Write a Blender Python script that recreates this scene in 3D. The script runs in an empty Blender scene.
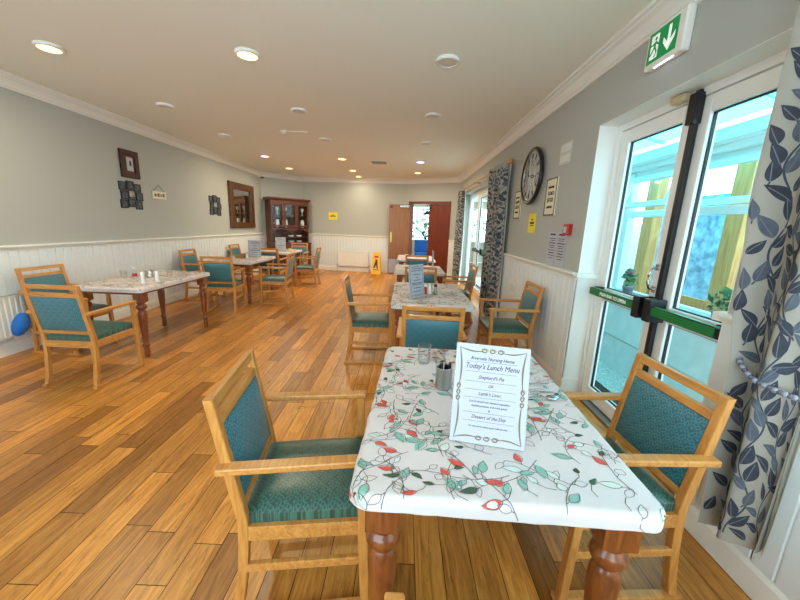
import bpy, math, random
from mathutils import Vector, Matrix, noise
PI = math.pi
C = bpy.context.scene.collection
R = random.Random(7)

# ------------------------------------------------------------------ helpers
def srgb(r, g, b):
    f = lambda c: (c/255/12.92) if c/255 <= .04045 else ((c/255+.055)/1.055)**2.4
    return (f(r), f(g), f(b), 1)

class MB:
    def __init__(s): s.v = []; s.f = []; s.m = []; s.sm = []
    def face(s, pts, m=0, sm=False):
        n = len(s.v); s.v += [tuple(p) for p in pts]; s.f.append(tuple(range(n, n+len(pts)))); s.m.append(m); s.sm.append(sm)
    def add(s, vs, fs, m=0, sm=False):
        n = len(s.v); s.v += [tuple(p) for p in vs]
        for f in fs: s.f.append(tuple(n+i for i in f)); s.m.append(m); s.sm.append(sm)
    def box(s, x0, x1, y0, y1, z0, z1, m=0):
        v = [(x0,y0,z0),(x1,y0,z0),(x1,y1,z0),(x0,y1,z0),(x0,y0,z1),(x1,y0,z1),(x1,y1,z1),(x0,y1,z1)]
        s.add(v, [(3,2,1,0),(4,5,6,7),(0,1,5,4),(1,2,6,5),(2,3,7,6),(3,0,4,7)], m); return s
    def hexa(s, a, b, m=0):           # two quads a (4 pts) -> b (4 pts)
        s.add(list(a)+list(b), [(3,2,1,0),(4,5,6,7),(0,1,5,4),(1,2,6,5),(2,3,7,6),(3,0,4,7)], m); return s
    def beam(s, p, q, w, h, up=(0,0,1), m=0):
        p = Vector(p); q = Vector(q); d = (q-p).normalized(); up = Vector(up)
        sd = d.cross(up).normalized(); u = sd.cross(d)
        r = [(-w/2,-h/2),(w/2,-h/2),(w/2,h/2),(-w/2,h/2)]
        s.hexa([p+sd*a+u*b for a,b in r], [q+sd*a+u*b for a,b in r], m); return s
    def rings(s, rings, m=0, sm=True, cap=True, closed=True):
        n = len(rings[0]); vs = [p for r in rings for p in r]; fs = []
        for i in range(len(rings)-1):
            for j in range(n if closed else n-1):
                k = (j+1) % n
                fs.append((i*n+j, i*n+k, (i+1)*n+k, (i+1)*n+j))
        s.add(vs, fs, m, sm)
        if cap:
            s.face(list(reversed(rings[0])), m); s.face(rings[-1], m)
        return s
    def lathe(s, prof, c=(0,0,0), n=20, m=0, cap=True):
        s.rings([[(c[0]+r*math.cos(2*PI*j/n), c[1]+r*math.sin(2*PI*j/n), c[2]+z) for j in range(n)] for r, z in prof], m, True, cap); return s
    def tube(s, path, r, n=8, m=0):
        path = [Vector(p) for p in path]; rs = []
        ref = Vector((0,0,1))
        for i, p in enumerate(path):
            d = (path[min(i+1,len(path)-1)]-path[max(i-1,0)]).normalized()
            a = d.cross(ref)
            if a.length < .05: a = d.cross(Vector((0,1,0)))
            a.normalize(); b = a.cross(d)
            rr = r[i] if isinstance(r, (list,tuple)) else r
            rs.append([p+a*rr*math.cos(2*PI*j/n)+b*rr*math.sin(2*PI*j/n) for j in range(n)])
        s.rings(rs, m); return s
    def prism(s, pts, fn, d0, d1, m=0):          # 2D outline, fn(a,b,d) -> 3D
        a = [fn(p[0],p[1],d0) for p in pts]; b = [fn(p[0],p[1],d1) for p in pts]; n = len(pts)
        s.face(list(reversed(a)), m); s.face(b, m)
        for i in range(n):
            j = (i+1) % n; s.face([a[i],a[j],b[j],b[i]], m)
        return s
    def sphere(s, c, r, n=10, m=0, sc=(1,1,1)):
        rs = []
        for i in range(1, n):
            t = PI*i/n
            rs.append([(c[0]+sc[0]*r*math.sin(t)*math.cos(2*PI*j/n), c[1]+sc[1]*r*math.sin(t)*math.sin(2*PI*j/n), c[2]-sc[2]*r*math.cos(t)) for j in range(n)])
        s.rings(rs, m); return s
    def build(s, name, mats, parent=None, bevel=0, loc=None):
        me = bpy.data.meshes.new(name); me.from_pydata(s.v, [], s.f)
        if not isinstance(mats, (list,tuple)): mats = [mats]
        for a in mats: me.materials.append(a)
        me.polygons.foreach_set('material_index', s.m); me.polygons.foreach_set('use_smooth', s.sm)
        me.update()
        o = bpy.data.objects.new(name, me); C.objects.link(o)
        if parent: o.parent = parent
        if loc: o.location = loc
        if bevel:
            b = o.modifiers.new('bevel', 'BEVEL'); b.width = bevel; b.segments = 2; b.limit_method = 'ANGLE'; b.angle_limit = .6
        return o

def tag(o, label=None, cat=None, group=None, kind=None):
    if label: o['label'] = label
    if cat: o['category'] = cat
    if group: o['group'] = group
    if kind: o['kind'] = kind
    return o
def thing(name, label, cat, loc=(0,0,0), rz=0, group=None):
    o = bpy.data.objects.new(name, None); C.objects.link(o); o.empty_display_size = .05
    o.location = loc; o.rotation_euler = (0,0,rz)
    return tag(o, label, cat, group)
def struct_empty(name):
    o = bpy.data.objects.new(name, None); C.objects.link(o); o['kind'] = 'structure'; return o
def struct(o): o['kind'] = 'structure'; return o
KIDS = {}
def children(o): return [c for c in C.objects if c.parent == o]
def dup(root, loc, rz, label, group=None, scale=None):
    r = root.copy(); C.objects.link(r); r.location = loc; r.rotation_euler = (0,0,rz); r['label'] = label
    if group: r['group'] = group
    if scale: r.scale = scale
    for ch in children(root):
        c = ch.copy(); C.objects.link(c); c.parent = r
        for g in children(ch):
            d = g.copy(); C.objects.link(d); d.parent = c
    return r

# ------------------------------------------------------------------ materials
def mat(name, col, rough=.5, metal=0, spec=.5, bump=0, bscale=40, emit=0, alpha=None, var=0, vscale=6, sheen=0):
    m = bpy.data.materials.new(name); m.use_nodes = True; nt = m.node_tree; b = nt.nodes['Principled BSDF']
    if len(col) == 3: col = srgb(*col)
    b.inputs['Base Color'].default_value = col; b.inputs['Roughness'].default_value = rough; b.inputs['Metallic'].default_value = metal
    b.inputs['Specular IOR Level'].default_value = spec
    if sheen: b.inputs['Sheen Weight'].default_value = sheen
    if emit: b.inputs['Emission Color'].default_value = col; b.inputs['Emission Strength'].default_value = emit
    if bump or var:
        tc = nt.nodes.new('ShaderNodeTexCoord'); nz = nt.nodes.new('ShaderNodeTexNoise'); nz.inputs['Scale'].default_value = bscale; nz.inputs['Detail'].default_value = 5
        nt.links.new(tc.outputs['Object'], nz.inputs['Vector'])
        if bump:
            bp = nt.nodes.new('ShaderNodeBump'); bp.inputs['Strength'].default_value = bump; bp.inputs['Distance'].default_value = .01
            nt.links.new(nz.outputs['Fac'], bp.inputs['Height']); nt.links.new(bp.outputs['Normal'], b.inputs['Normal'])
        if var:
            n2 = nt.nodes.new('ShaderNodeTexNoise'); n2.inputs['Scale'].default_value = vscale; n2.inputs['Detail'].default_value = 6
            nt.links.new(tc.outputs['Object'], n2.inputs['Vector'])
            rp = nt.nodes.new('ShaderNodeValToRGB'); rp.color_ramp.elements[0].position = .3; rp.color_ramp.elements[1].position = .7
            rp.color_ramp.elements[0].color = tuple(max(0, c*(1-var)) for c in col[:3])+(1,); rp.color_ramp.elements[1].color = tuple(min(1, c*(1+var)) for c in col[:3])+(1,)
            nt.links.new(n2.outputs['Fac'], rp.inputs['Fac']); nt.links.new(rp.outputs['Color'], b.inputs['Base Color'])
    return m
def wood(name, dark, light, scale=(14,14,1.5), rough=.4, coat=0):
    m = bpy.data.materials.new(name); m.use_nodes = True; nt = m.node_tree; b = nt.nodes['Principled BSDF']
    tc = nt.nodes.new('ShaderNodeTexCoord'); mp = nt.nodes.new('ShaderNodeMapping'); mp.inputs['Scale'].default_value = scale
    nz = nt.nodes.new('ShaderNodeTexNoise'); nz.inputs['Scale'].default_value = 3; nz.inputs['Detail'].default_value = 7; nz.inputs['Distortion'].default_value = 1.2
    rp = nt.nodes.new('ShaderNodeValToRGB'); rp.color_ramp.elements[0].position = .3; rp.color_ramp.elements[1].position = .72
    rp.color_ramp.elements[0].color = srgb(*dark); rp.color_ramp.elements[1].color = srgb(*light)
    L = nt.links.new
    L(tc.outputs['Object'], mp.inputs['Vector']); L(mp.outputs['Vector'], nz.inputs['Vector']); L(nz.outputs['Fac'], rp.inputs['Fac']); L(rp.outputs['Color'], b.inputs['Base Color'])
    b.inputs['Roughness'].default_value = rough; b.inputs['Coat Weight'].default_value = coat; b.inputs['Coat Roughness'].default_value = .15
    return m
def math_node(nt, op, a, b=None):
    n = nt.nodes.new('ShaderNodeMath'); n.operation = op
    for i, x in enumerate((a, b)):
        if x is None: continue
        if isinstance(x, (int,float)): n.inputs[i].default_value = x
        else: nt.links.new(x, n.inputs[i])
    return n.outputs[0]
def fan_fabric(name, base, line, ax, cell=.05):      # woven scallop/fan motif
    m = bpy.data.materials.new(name); m.use_nodes = True; nt = m.node_tree; b = nt.nodes['Principled BSDF']; L = nt.links.new
    tc = nt.nodes.new('ShaderNodeTexCoord'); sp = nt.nodes.new('ShaderNodeSeparateXYZ'); L(tc.outputs['Object'], sp.inputs[0])
    M = lambda op, a, c=None: math_node(nt, op, a, c)
    u = M('DIVIDE', sp.outputs['X'], cell); v = M('DIVIDE', sp.outputs[ax], cell*.5)
    row = M('FLOOR', v); fv = M('SUBTRACT', v, row)
    sh = M('MULTIPLY', M('MODULO', M('ABSOLUTE', row), 2), .5)
    fu = M('SUBTRACT', M('FRACT', M('ADD', M('ADD', u, sh), 50)), .5)
    hv = M('MULTIPLY', fv, .5)
    r = M('SQRT', M('ADD', M('MULTIPLY', fu, fu), M('MULTIPLY', hv, hv)))
    ring = M('GREATER_THAN', M('SINE', M('MULTIPLY', r, 30)), .55)
    ang = M('ARCTAN2', hv, fu); ray = M('GREATER_THAN', M('SINE', M('MULTIPLY', ang, 12)), .75)
    near = M('LESS_THAN', r, .5)
    k = M('MULTIPLY', M('MAXIMUM', M('MULTIPLY', ring, .7), M('MULTIPLY', M('MULTIPLY', ray, near), .9)), .75)
    mx = nt.nodes.new('ShaderNodeMixRGB'); mx.inputs[1].default_value = srgb(*base); mx.inputs[2].default_value = srgb(*line); L(k, mx.inputs[0])
    L(mx.outputs[0], b.inputs['Base Color']); b.inputs['Roughness'].default_value = .38; b.inputs['Specular IOR Level'].default_value = .9
    b.inputs['Sheen Weight'].default_value = .12; b.inputs['Sheen Tint'].default_value = (.6,.85,.9,1)
    bp = nt.nodes.new('ShaderNodeBump'); bp.inputs['Strength'].default_value = .25; bp.inputs['Distance'].default_value = .002; L(k, bp.inputs['Height']); L(bp.outputs[0], b.inputs['Normal'])
    return m
def thin_glass(name, tint=(1,1,1), gloss=.08):
    m = bpy.data.materials.new(name); m.use_nodes = True; nt = m.node_tree; nt.nodes.clear(); L = nt.links.new
    o = nt.nodes.new('ShaderNodeOutputMaterial'); t = nt.nodes.new('ShaderNodeBsdfTransparent'); t.inputs[0].default_value = tuple(tint)+(1,)
    g = nt.nodes.new('ShaderNodeBsdfGlossy'); g.inputs['Roughness'].default_value = .02
    fr = nt.nodes.new('ShaderNodeLayerWeight'); fr.inputs[0].default_value = .5
    mul = math_node(nt, 'MULTIPLY', math_node(nt, 'ADD', math_node(nt, 'POWER', fr.outputs['Facing'], 4.0), .05), gloss/.04*.35)
    cl = math_node(nt, 'MINIMUM', mul, .9)
    mx = nt.nodes.new('ShaderNodeMixShader'); L(cl, mx.inputs[0]); L(t.outputs[0], mx.inputs[1]); L(g.outputs[0], mx.inputs[2]); L(mx.outputs[0], o.inputs[0])
    return m

M_ceil = mat('ceiling_paint', (238,237,224), .9, bump=.04, bscale=120)
M_wall = mat('wall_paint', (178,179,172), .85, bump=.05, bscale=150)
M_white = mat('trim_white', (236,234,226), .45)
M_panel = mat('panel_white', (226,230,230), .5)
M_pvc = mat('pvc_white', (238,238,234), .3)
M_oak = wood('beech', (178,112,48), (214,152,78), (16,16,2), .38, .15)
M_oak_h = wood('beech_h', (178,112,48), (214,152,78), (2,16,16), .38, .15)
M_pine = wood('table_wood', (98,44,14), (154,84,34), (14,14,2), .3, .3)
M_pine_h = wood('table_wood_h', (94,42,14), (148,80,32), (2,2,14), .3, .3)
M_dresser = wood('dresser_wood', (64,28,12), (122,62,28), (10,10,1.5), .35, .2)
M_doorwood = wood('door_veneer', (134,88,48), (160,108,64), (9,9,.8), .4, .1)
M_reddoor = wood('mahogany_veneer', (98,34,14), (128,50,22), (9,9,.8), .4, .1)
M_mirrorwood = wood('mirror_wood', (44,24,12), (116,70,32), (8,8,2), .4)
M_darkframe = wood('dark_frame', (32,10,8), (74,24,16), (12,12,3), .6)
M_timber = wood('timber_post', (206,126,62), (238,168,98), (9,9,1), .6)
M_seat = fan_fabric('teal_seat', (12,62,52), (72,126,108), 'Y', .062)
M_back_daylit = fan_fabric('teal_back_daylit', (14,88,104), (84,150,156), 'Z', .062)  # seat fabric again, base bluer and brighter to stand in for reflected daylight
M_black = mat('black_metal', (18,20,24), .35, spec=.5)
M_blackp = mat('black_plastic', (22,22,24), .5)
M_chrome = mat('chrome', (200,202,204), .2, 1)
M_steel = mat('steel', (190,190,188), .28, 1)
M_brass = mat('brass', (214,178,96), .3, 1)
M_green = mat('safety_green', (22,122,62), .4)
M_greensign = mat('exit_green', (0,140,74), .5, emit=.25)
M_signwhite = mat('exit_white', (240,245,240), .5, emit=.35)
M_cloth = mat('cloth_white', (214,202,199), .55, bump=.25, bscale=9)
M_pr = [mat('print_teal', (132,178,162), .6), mat('print_green', (58,84,62), .6), mat('print_red', (214,78,66), .6), mat('print_line', (92,84,80), .6), mat('print_pale', (206,216,206), .6)]
M_cur = mat('curtain_cloth', (164,158,146), .8, bump=.15, bscale=200)
M_cpr = [mat('curtain_navy', (52,56,68), .8, var=.25, vscale=25), mat('curtain_slate', (84,90,102), .8, var=.2, vscale=25), mat('curtain_stem', (62,66,78), .8), mat('curtain_greige', (112,114,120), .8)]
M_lining = mat('curtain_lining', (236,232,222), .8)
M_paper = mat('paper', (182,181,190), .55)
M_ink = mat('ink', (44,44,58), .6)
M_inkp = mat('ink_plum', (96,50,66), .6)
M_gold = mat('gold_print', (122,102,66), .5)
M_yellow = mat('yellow_card', (240,214,30), .5)
M_yplast = mat('yellow_plastic', (246,182,20), .4)
M_red = mat('red_plastic', (190,30,34), .35)
M_glass = thin_glass('pane_glass', (.96,.995,.995), .02)
M_sleeve = thin_glass('acrylic', (.99,.99,.99), .012)
M_tumbler = thin_glass('tumbler_glass', (.985,.99,.99), .07)
def poly_mat():
    m = bpy.data.materials.new('polycarbonate'); m.use_nodes = True; nt = m.node_tree; nt.nodes.clear(); L = nt.links.new
    o = nt.nodes.new('ShaderNodeOutputMaterial'); a = nt.nodes.new('ShaderNodeBsdfTranslucent'); a.inputs[0].default_value = (.40,.86,.92,1); t = nt.nodes.new('ShaderNodeBsdfTransparent'); t.inputs[0].default_value = (.32,.86,.93,1)
    mx = nt.nodes.new('ShaderNodeMixShader'); mx.inputs[0].default_value = .3; L(a.outputs[0], mx.inputs[1]); L(t.outputs[0], mx.inputs[2]); L(mx.outputs[0], o.inputs[0]); return m
M_poly = poly_mat()
M_mirror = mat('mirror_silver', (215,215,210), .03, 1)
M_lamp = mat('lamp_diffuser', (255,216,132), .5, emit=5)
M_lampoff = mat('lamp_diffuser_off', (214,204,188), .4)
M_rad = mat('radiator_white', (238,236,228), .35)
M_blue = mat('blue_cloth', (24,104,190), .7)
M_leaf = mat('leaf_green', (66,112,70), .6, var=.3)
M_leaf2 = mat('leaf_pale', (120,160,110), .6, var=.3)
M_terra = mat('pot_mauve', (150,120,130), .6)
M_pink = mat('petal_pink', (224,80,120), .6)
M_render = mat('rendered_block', (236,240,238), .9, bump=.3, bscale=60, var=.06, vscale=8)
M_gravel = mat('gravel', (190,194,188), .95, bump=.8, bscale=70, var=.45, vscale=60)
M_stone = mat('stone_wall', (120,150,170), .9, bump=1, bscale=14, var=.5, vscale=9)
M_yard = mat('yard_slab', (176,182,184), .9, bump=.2, bscale=40)
M_paint = mat('pale_blue_paint', (190,214,222), .8)
M_china = mat('china', (230,228,222), .25)
M_pic = mat('photo_print', (150,150,146), .6, var=.8, vscale=22)
M_picd = mat('photo_dark', (62,74,84), .6, var=.95, vscale=26)
M_cream = mat('cream_board', (226,216,188), .6)
M_collage = mat('collage_black', (16,20,24), .6)
M_sponge = mat('caddy_wicker', (170,130,76), .8, bump=.5, bscale=60)

# floor boards: tone per board from a face attribute
def floor_mat():
    m = bpy.data.materials.new('oak_boards'); m.use_nodes = True; nt = m.node_tree; b = nt.nodes['Principled BSDF']; L = nt.links.new
    at = nt.nodes.new('ShaderNodeAttribute'); at.attribute_name = 'tone'
    tc = nt.nodes.new('ShaderNodeTexCoord'); mp = nt.nodes.new('ShaderNodeMapping'); mp.inputs['Scale'].default_value = (16,1.3,1)
    off = nt.nodes.new('ShaderNodeCombineXYZ'); L(math_node(nt,'MULTIPLY',at.outputs['Fac'],37.0), off.inputs['Y']); L(math_node(nt,'MULTIPLY',at.outputs['Fac'],11.0), off.inputs['X'])
    ad = nt.nodes.new('ShaderNodeVectorMath'); ad.operation = 'ADD'; L(tc.outputs['Object'], ad.inputs[0]); L(off.outputs[0], ad.inputs[1]); L(ad.outputs[0], mp.inputs['Vector'])
    nz = nt.nodes.new('ShaderNodeTexNoise'); nz.inputs['Scale'].default_value = 2.2; nz.inputs['Detail'].default_value = 8; nz.inputs['Roughness'].default_value = .62; nz.inputs['Distortion'].default_value = 1.4; L(mp.outputs[0], nz.inputs['Vector'])
    rp = nt.nodes.new('ShaderNodeValToRGB'); e = rp.color_ramp.elements
    e[0].position = .28; e[0].color = srgb(146,90,32); e[1].position = .74; e[1].color = srgb(222,160,78)
    x = e.new(.5); x.color = srgb(194,128,52)
    L(nz.outputs['Fac'], rp.inputs['Fac'])
    tr = nt.nodes.new('ShaderNodeValToRGB'); t = tr.color_ramp.elements
    t[0].position = 0; t[0].color = (.52,.46,.42,1); t[1].position = 1; t[1].color = (1.25,1.2,1.1,1); x = t.new(.2); x.color = (.82,.78,.74,1); x = t.new(.65); x.color = (1,1,1,1)
    L(at.outputs['Fac'], tr.inputs['Fac'])
    mul = nt.nodes.new('ShaderNodeMixRGB'); mul.blend_type = 'MULTIPLY'; mul.inputs[0].default_value = 1; L(rp.outputs[0], mul.inputs[1]); L(tr.outputs[0], mul.inputs[2])
    # knots and worn dark flecks
    m2 = nt.nodes.new('ShaderNodeMapping'); m2.inputs['Scale'].default_value = (22,5,1); L(ad.outputs[0], m2.inputs['Vector'])
    n2 = nt.nodes.new('ShaderNodeTexNoise'); n2.inputs['Scale'].default_value = 2.0; n2.inputs['Detail'].default_value = 5; n2.inputs['Roughness'].default_value = .7; L(m2.outputs[0], n2.inputs['Vector'])
    r2 = nt.nodes.new('ShaderNodeValToRGB'); r2.color_ramp.elements[0].position = .585; r2.color_ramp.elements[0].color = (0,0,0,1); r2.color_ramp.elements[1].position = .72; r2.color_ramp.elements[1].color = (1,1,1,1); L(n2.outputs['Fac'], r2.inputs['Fac'])
    mx = nt.nodes.new('ShaderNodeMixRGB'); L(math_node(nt,'MULTIPLY',r2.outputs[0],.75), mx.inputs[0]); L(mul.outputs[0], mx.inputs[1]); mx.inputs[2].default_value = srgb(62,42,28)
    L(mx.outputs[0], b.inputs['Base Color'])
    rr = math_node(nt, 'ADD', math_node(nt, 'MULTIPLY', nz.outputs['Fac'], .25), .22); L(rr, b.inputs['Roughness'])
    bp = nt.nodes.new('ShaderNodeBump'); bp.inputs['Strength'].default_value = .15; bp.inputs['Distance'].default_value = .004; L(nz.outputs['Fac'], bp.inputs['Height']); L(bp.outputs[0], b.inputs['Normal'])
    return m
M_floor = floor_mat(); M_gap = mat('board_gap', (40,26,16), .8)

# ------------------------------------------------------------------ the room
XL, XR, H, YB = -4.12, 1.54, 2.83, -1.6
P1, P2, P3, P4 = (-4.12,10.1), (-3.2,11.0), (0.0,10.72), (1.54,9.87)
DADO = 1.13

def boards():
    mb = MB(); tones = []
    rr = random.Random(3); w = .128; x = XL
    while x < XR+.3:
        y = YB - rr.random()*.9
        while y < 11.3:
            ln = rr.choice((.55,.75,.95,1.15,1.3))*rr.uniform(.9,1.1); y1 = y+ln; g = .0016
            mb.add([(x+g,y+g,0),(x+w-g,y+g,0),(x+w-g,y1-g,0),(x+g,y1-g,0)], [(0,1,2,3)], 0); tones.append(rr.random())
            y = y1
        x += w
    mb.add([(XL-.1,YB,-.003),(XR+.5,YB,-.003),(XR+.5,11.6,-.003),(XL-.1,11.6,-.003)], [(0,1,2,3)], 1); tones.append(0)
    mb.box(XL-.1,XR+.26,YB,11.6,-.12,-.004,1); tones += [0]*6
    o = mb.build('floor', [M_floor, M_gap]); a = o.data.attributes.new('tone','FLOAT','FACE'); a.data.foreach_set('value', tones); return struct(o)
boards()
struct(MB().box(XL-.2,XR+.26,YB,11.6,H,H+.1).build('ceiling', M_ceil))

def seg(p, q):
    p = Vector((*p,0)); q = Vector((*q,0)); d = (q-p); l = d.length; d.normalize(); return p, q, d, l
def wallprism(mb, p, q, n, t, z0, z1, m=0):
    p = Vector((*p,0)); q = Vector((*q,0)); n = Vector((*n,0)); a = [p, q, q-n*t, p-n*t]
    mb.hexa([v+Vector((0,0,z0)) for v in a], [v+Vector((0,0,z1)) for v in a], m)
def normal(p, q):                       # room side: left of direction p->q turned so it points inside
    d = Vector((q[0]-p[0], q[1]-p[1])).normalized(); n = Vector((d[1], -d[0])); return n
# inner normals: walking P1->P2->P3->P4 clockwise around the far end, inside is on the right hand
w = MB(); wallprism(w, (XL,YB), P1, (1,0), .2, 0, H); wall_left = struct(w.build('wall_left', M_wall))
w = MB(); wallprism(w, P1, P2, normal(P1,P2), .2, 0, H); wall_corner = struct(w.build('wall_far_left', M_wall))
w = MB(); wallprism(w, P2, P3, normal(P2,P3), .2, 0, H); wall_far = struct(w.build('wall_far', M_wall))
# diagonal door wall with opening
dd = Vector((P4[0]-P3[0], P4[1]-P3[1])); dl = dd.length; dd.normalize(); dn = Vector((dd[1], -dd[0]))
def dp(s, off=0): return (P3[0]+dd[0]*s+dn[0]*off, P3[1]+dd[1]*s+dn[1]*off)
S0, S1, DH = .15, 1.50, 2.2
w = MB(); wallprism(w, P3, dp(S0), dn, .2, 0, H); wallprism(w, dp(S1), P4, dn, .2, 0, H); wallprism(w, dp(S0), dp(S1), dn, .2, DH, H)
wall_door = struct(w.build('wall_far_right', M_wall))
T = .26; D1a, D1b, DHd = 1.57, 2.98, 2.32; D2a, D2b = 6.0, 9.2; WA, WB, WZ0, WZ1 = -1.35, 1.2, .79, 2.25
w = MB()
for (y0,y1,z0,z1) in ((YB,WA,0,H),(WA,WB,0,WZ0),(WA,WB,WZ1,H),(WB,D1a,0,H),(D1a,D1b,DHd,H),(D1b,D2a,0,H),(D2a,D2b,DHd,H),(D2b,10.0,0,H)):
    w.box(XR,XR+T,y0,y1,z0,z1)
wall_right = struct(w.build('wall_right', M_wall))

w = MB(); w.box(XL-.2,XR+T,YB-.2,YB,0,.7); w.box(XL-.2,XR+T,YB-.2,YB,2.35,H); w.box(XL-.2,-3.7,YB-.2,YB,.7,2.35); w.box(1.1,XR+T,YB-.2,YB,.7,2.35); struct(w.build('wall_back', M_wall))
def panelling(p, q, n, parent, z0=.14, z1=1.09, step=.098, nm='panelling'):
    p, q, d, l = seg(p, q); n = Vector((*n,0)); k = max(1, round(l/step)); st = l/k; prof = []
    for i in range(k):
        s = i*st; prof += [(s+.004,.006),(s+.007,.014),(s+st-.007,.014),(s+st-.004,.006)]
    mb = MB()
    for i in range(len(prof)-1):
        a = p+d*prof[i][0]+n*prof[i][1]; b = p+d*prof[i+1][0]+n*prof[i+1][1]
        mb.face([a+Vector((0,0,z0)), b+Vector((0,0,z0)), b+Vector((0,0,z1)), a+Vector((0,0,z1))])
    return mb.build(nm, M_panel, parent)
def molding(mb, p, q, n, prof):
    p, q, d, l = seg(p, q); n = Vector((*n,0)); k = len(prof)
    A = [p+n*a+Vector((0,0,z)) for a, z in prof]; B = [q+n*a+Vector((0,0,z)) for a, z in prof]
    for i in range(k):
        j = (i+1) % k; mb.face([A[i],B[i],B[j],A[j]])
    mb.face(A); mb.face(list(reversed(B)))
DP = [(0,1.07),(.016,1.07),(.018,1.088),(.028,1.094),(.032,1.106),(.044,1.112),(.046,1.124),(.036,1.132),(0,1.132)]
SK = [(0,0),(.022,0),(.022,.115),(.014,.135),(.012,.145),(0,.145)]
CO = [(0,H-.125),(.018,H-.125),(.022,H-.112),(.034,H-.104),(.05,H-.075),(.072,H-.05),(.098,H-.036),(.102,H-.024),(.122,H-.02),(.124,H),(0,H)]
n12, n23 = normal(P1,P2), normal(P2,P3)
runs = {
 'left': (wall_left, [((XL,YB),P1)], (1,0)), 'far_left': (wall_corner, [(P1,P2)], n12), 'far': (wall_far, [(P2,P3)], n23),
 'far_right': (wall_door, [(P3,dp(S0)),(dp(S1),P4)], dn), 'right': (wall_right, [((XR,10.0),(XR,D2b)),((XR,D2a),(XR,D1b)),((XR,D1a),(XR,WB)),((XR,WB),(XR,YB))], (-1,0))}
for nm, (par, ss, n) in runs.items():
    bb = MB(); dr = MB()
    for p, q in ss:
        low = nm == 'right' and q[1] == YB
        panelling(p, q, n, par, z1=.76 if low else 1.09)
        if not low: molding(dr, p, q, n, DP)
        molding(bb, p, q, n, SK)
    dr.build('dado_rail', M_white, par); struct(bb.build('baseboard_'+nm, M_white))
# panelled door reveals of the near french doors
rv = MB(); rv.box(XR-.002,XR+.155,D1b-.014,D1b+.0,.0,1.09); rv.box(XR-.03,XR+.155,D1b-.045,D1b,1.09,1.132); rv.box(XR-.02,XR+.155,D1b-.024,D1b,0,.145)
rv.box(XR-.002,XR+.155,D1a,D1a+.014,0,1.09); rv.box(XR-.03,XR+.155,D1a,D1a+.045,1.09,1.132); rv.box(XR-.02,XR+.155,D1a,D1a+.024,0,.145)
rv.box(XR-.001,XR+.155,D1b-.004,D1b,1.132,DHd); rv.box(XR-.001,XR+.155,D1a,D1a+.004,1.132,DHd); rv.box(XR-.001,XR+.155,D1a,D1b,DHd-.004,DHd)  # added white linings above the dado, painting daylight onto the bare wall reveals
rv.build('reveal_panel_lit_lining', M_white, wall_right, bevel=.003)
i = 0
for p, q, n in (((XL,YB),P1,(1,0)),(P1,P2,n12),(P2,P3,n23),(P3,P4,dn),((XR,10.0),(XR,YB),(-1,0))):
    mb = MB(); molding(mb, p, q, n, CO); i += 1; struct(mb.build('trim_%d' % i, M_white))

# ------------------------------------------------------------------ glazed doors and window (right wall)
def glazed_leaf(par_name, y0, y1, x0, x1, z0, z1, st=.085, mid=True, bot=.11):
    root = struct_empty(par_name); e = .004
    f = MB(); y0 += e; y1 -= e
    f.box(x0,x1,y0,y0+st,z0,z1); f.box(x0,x1,y1-st,y1,z0,z1); f.box(x0,x1,y0+st,y1-st,z1-st,z1); f.box(x0,x1,y0+st,y1-st,z0,z0+bot)
    if mid: f.box(x0,x1,y0+st,y1-st,.93,1.03)
    f.build('door_leaf', M_pvc, root, bevel=.006)
    zs = [(z0+bot,.93),(1.03,z1-st)] if mid else [(z0+bot,z1-st)]
    for a, b in zs:
        g = MB(); g.box((x0+x1)/2-.004,(x0+x1)/2+.004,y0+st-.01,y1-st+.01,a-.01,b+.01); pane = g.build('pane', M_glass, root)
        s = MB(); w = .007
        for (ya,yb,za,zb) in ((y0+st,y0+st+w,a,b),(y1-st-w,y1-st,a,b),(y0+st,y1-st,a,a+w),(y0+st,y1-st,b-w,b)): s.box((x0+x1)/2-.009,(x0+x1)/2+.009,ya,yb,za,zb)
        s.build('gasket', M_blackp, pane)
    return root
XD = XR+.16
fr = MB(); fr.box(XD-.01,XD+.075,D1a,D1a+.05,0,DHd); fr.box(XD-.01,XD+.075,D1b-.05,D1b,0,DHd); fr.box(XD-.01,XD+.075,D1a+.05,D1b-.05,DHd-.05,DHd)
struct(fr.build('trim_6', M_pvc, bevel=.004))
struct(MB().box(XD-.06,XD+.09,D1a+.05,D1b-.05,0,.022).build('trim_7', mat('aluminium_sill',(150,156,160),.4,.8)))
YM = 2.215
door_1 = glazed_leaf('door_1', YM, D1b-.05, XD, XD+.06, .03, DHd-.055, .095)
door_2 = glazed_leaf('door_2', D1a+.05, YM, XD, XD+.06, .03, DHd-.055, .095)
# handle on door_1
h = MB(); h.tube([(XD-.0,YM+.06,1.12),(XD-.04,YM+.06,1.13),(XD-.055,YM+.06,1.17),(XD-.055,YM+.06,1.22),(XD-.04,YM+.06,1.26),(XD,YM+.06,1.27)], .008)
for z in (1.12,1.27): h.lathe([(.018,0),(.018,.001)], (XD,YM+.06,z)); 
for z in (1.12,1.27): h.box(XD-.008,XD,YM+.045,YM+.075,z-.02,z+.02)
h.build('door_handle', M_chrome, door_1)
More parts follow.
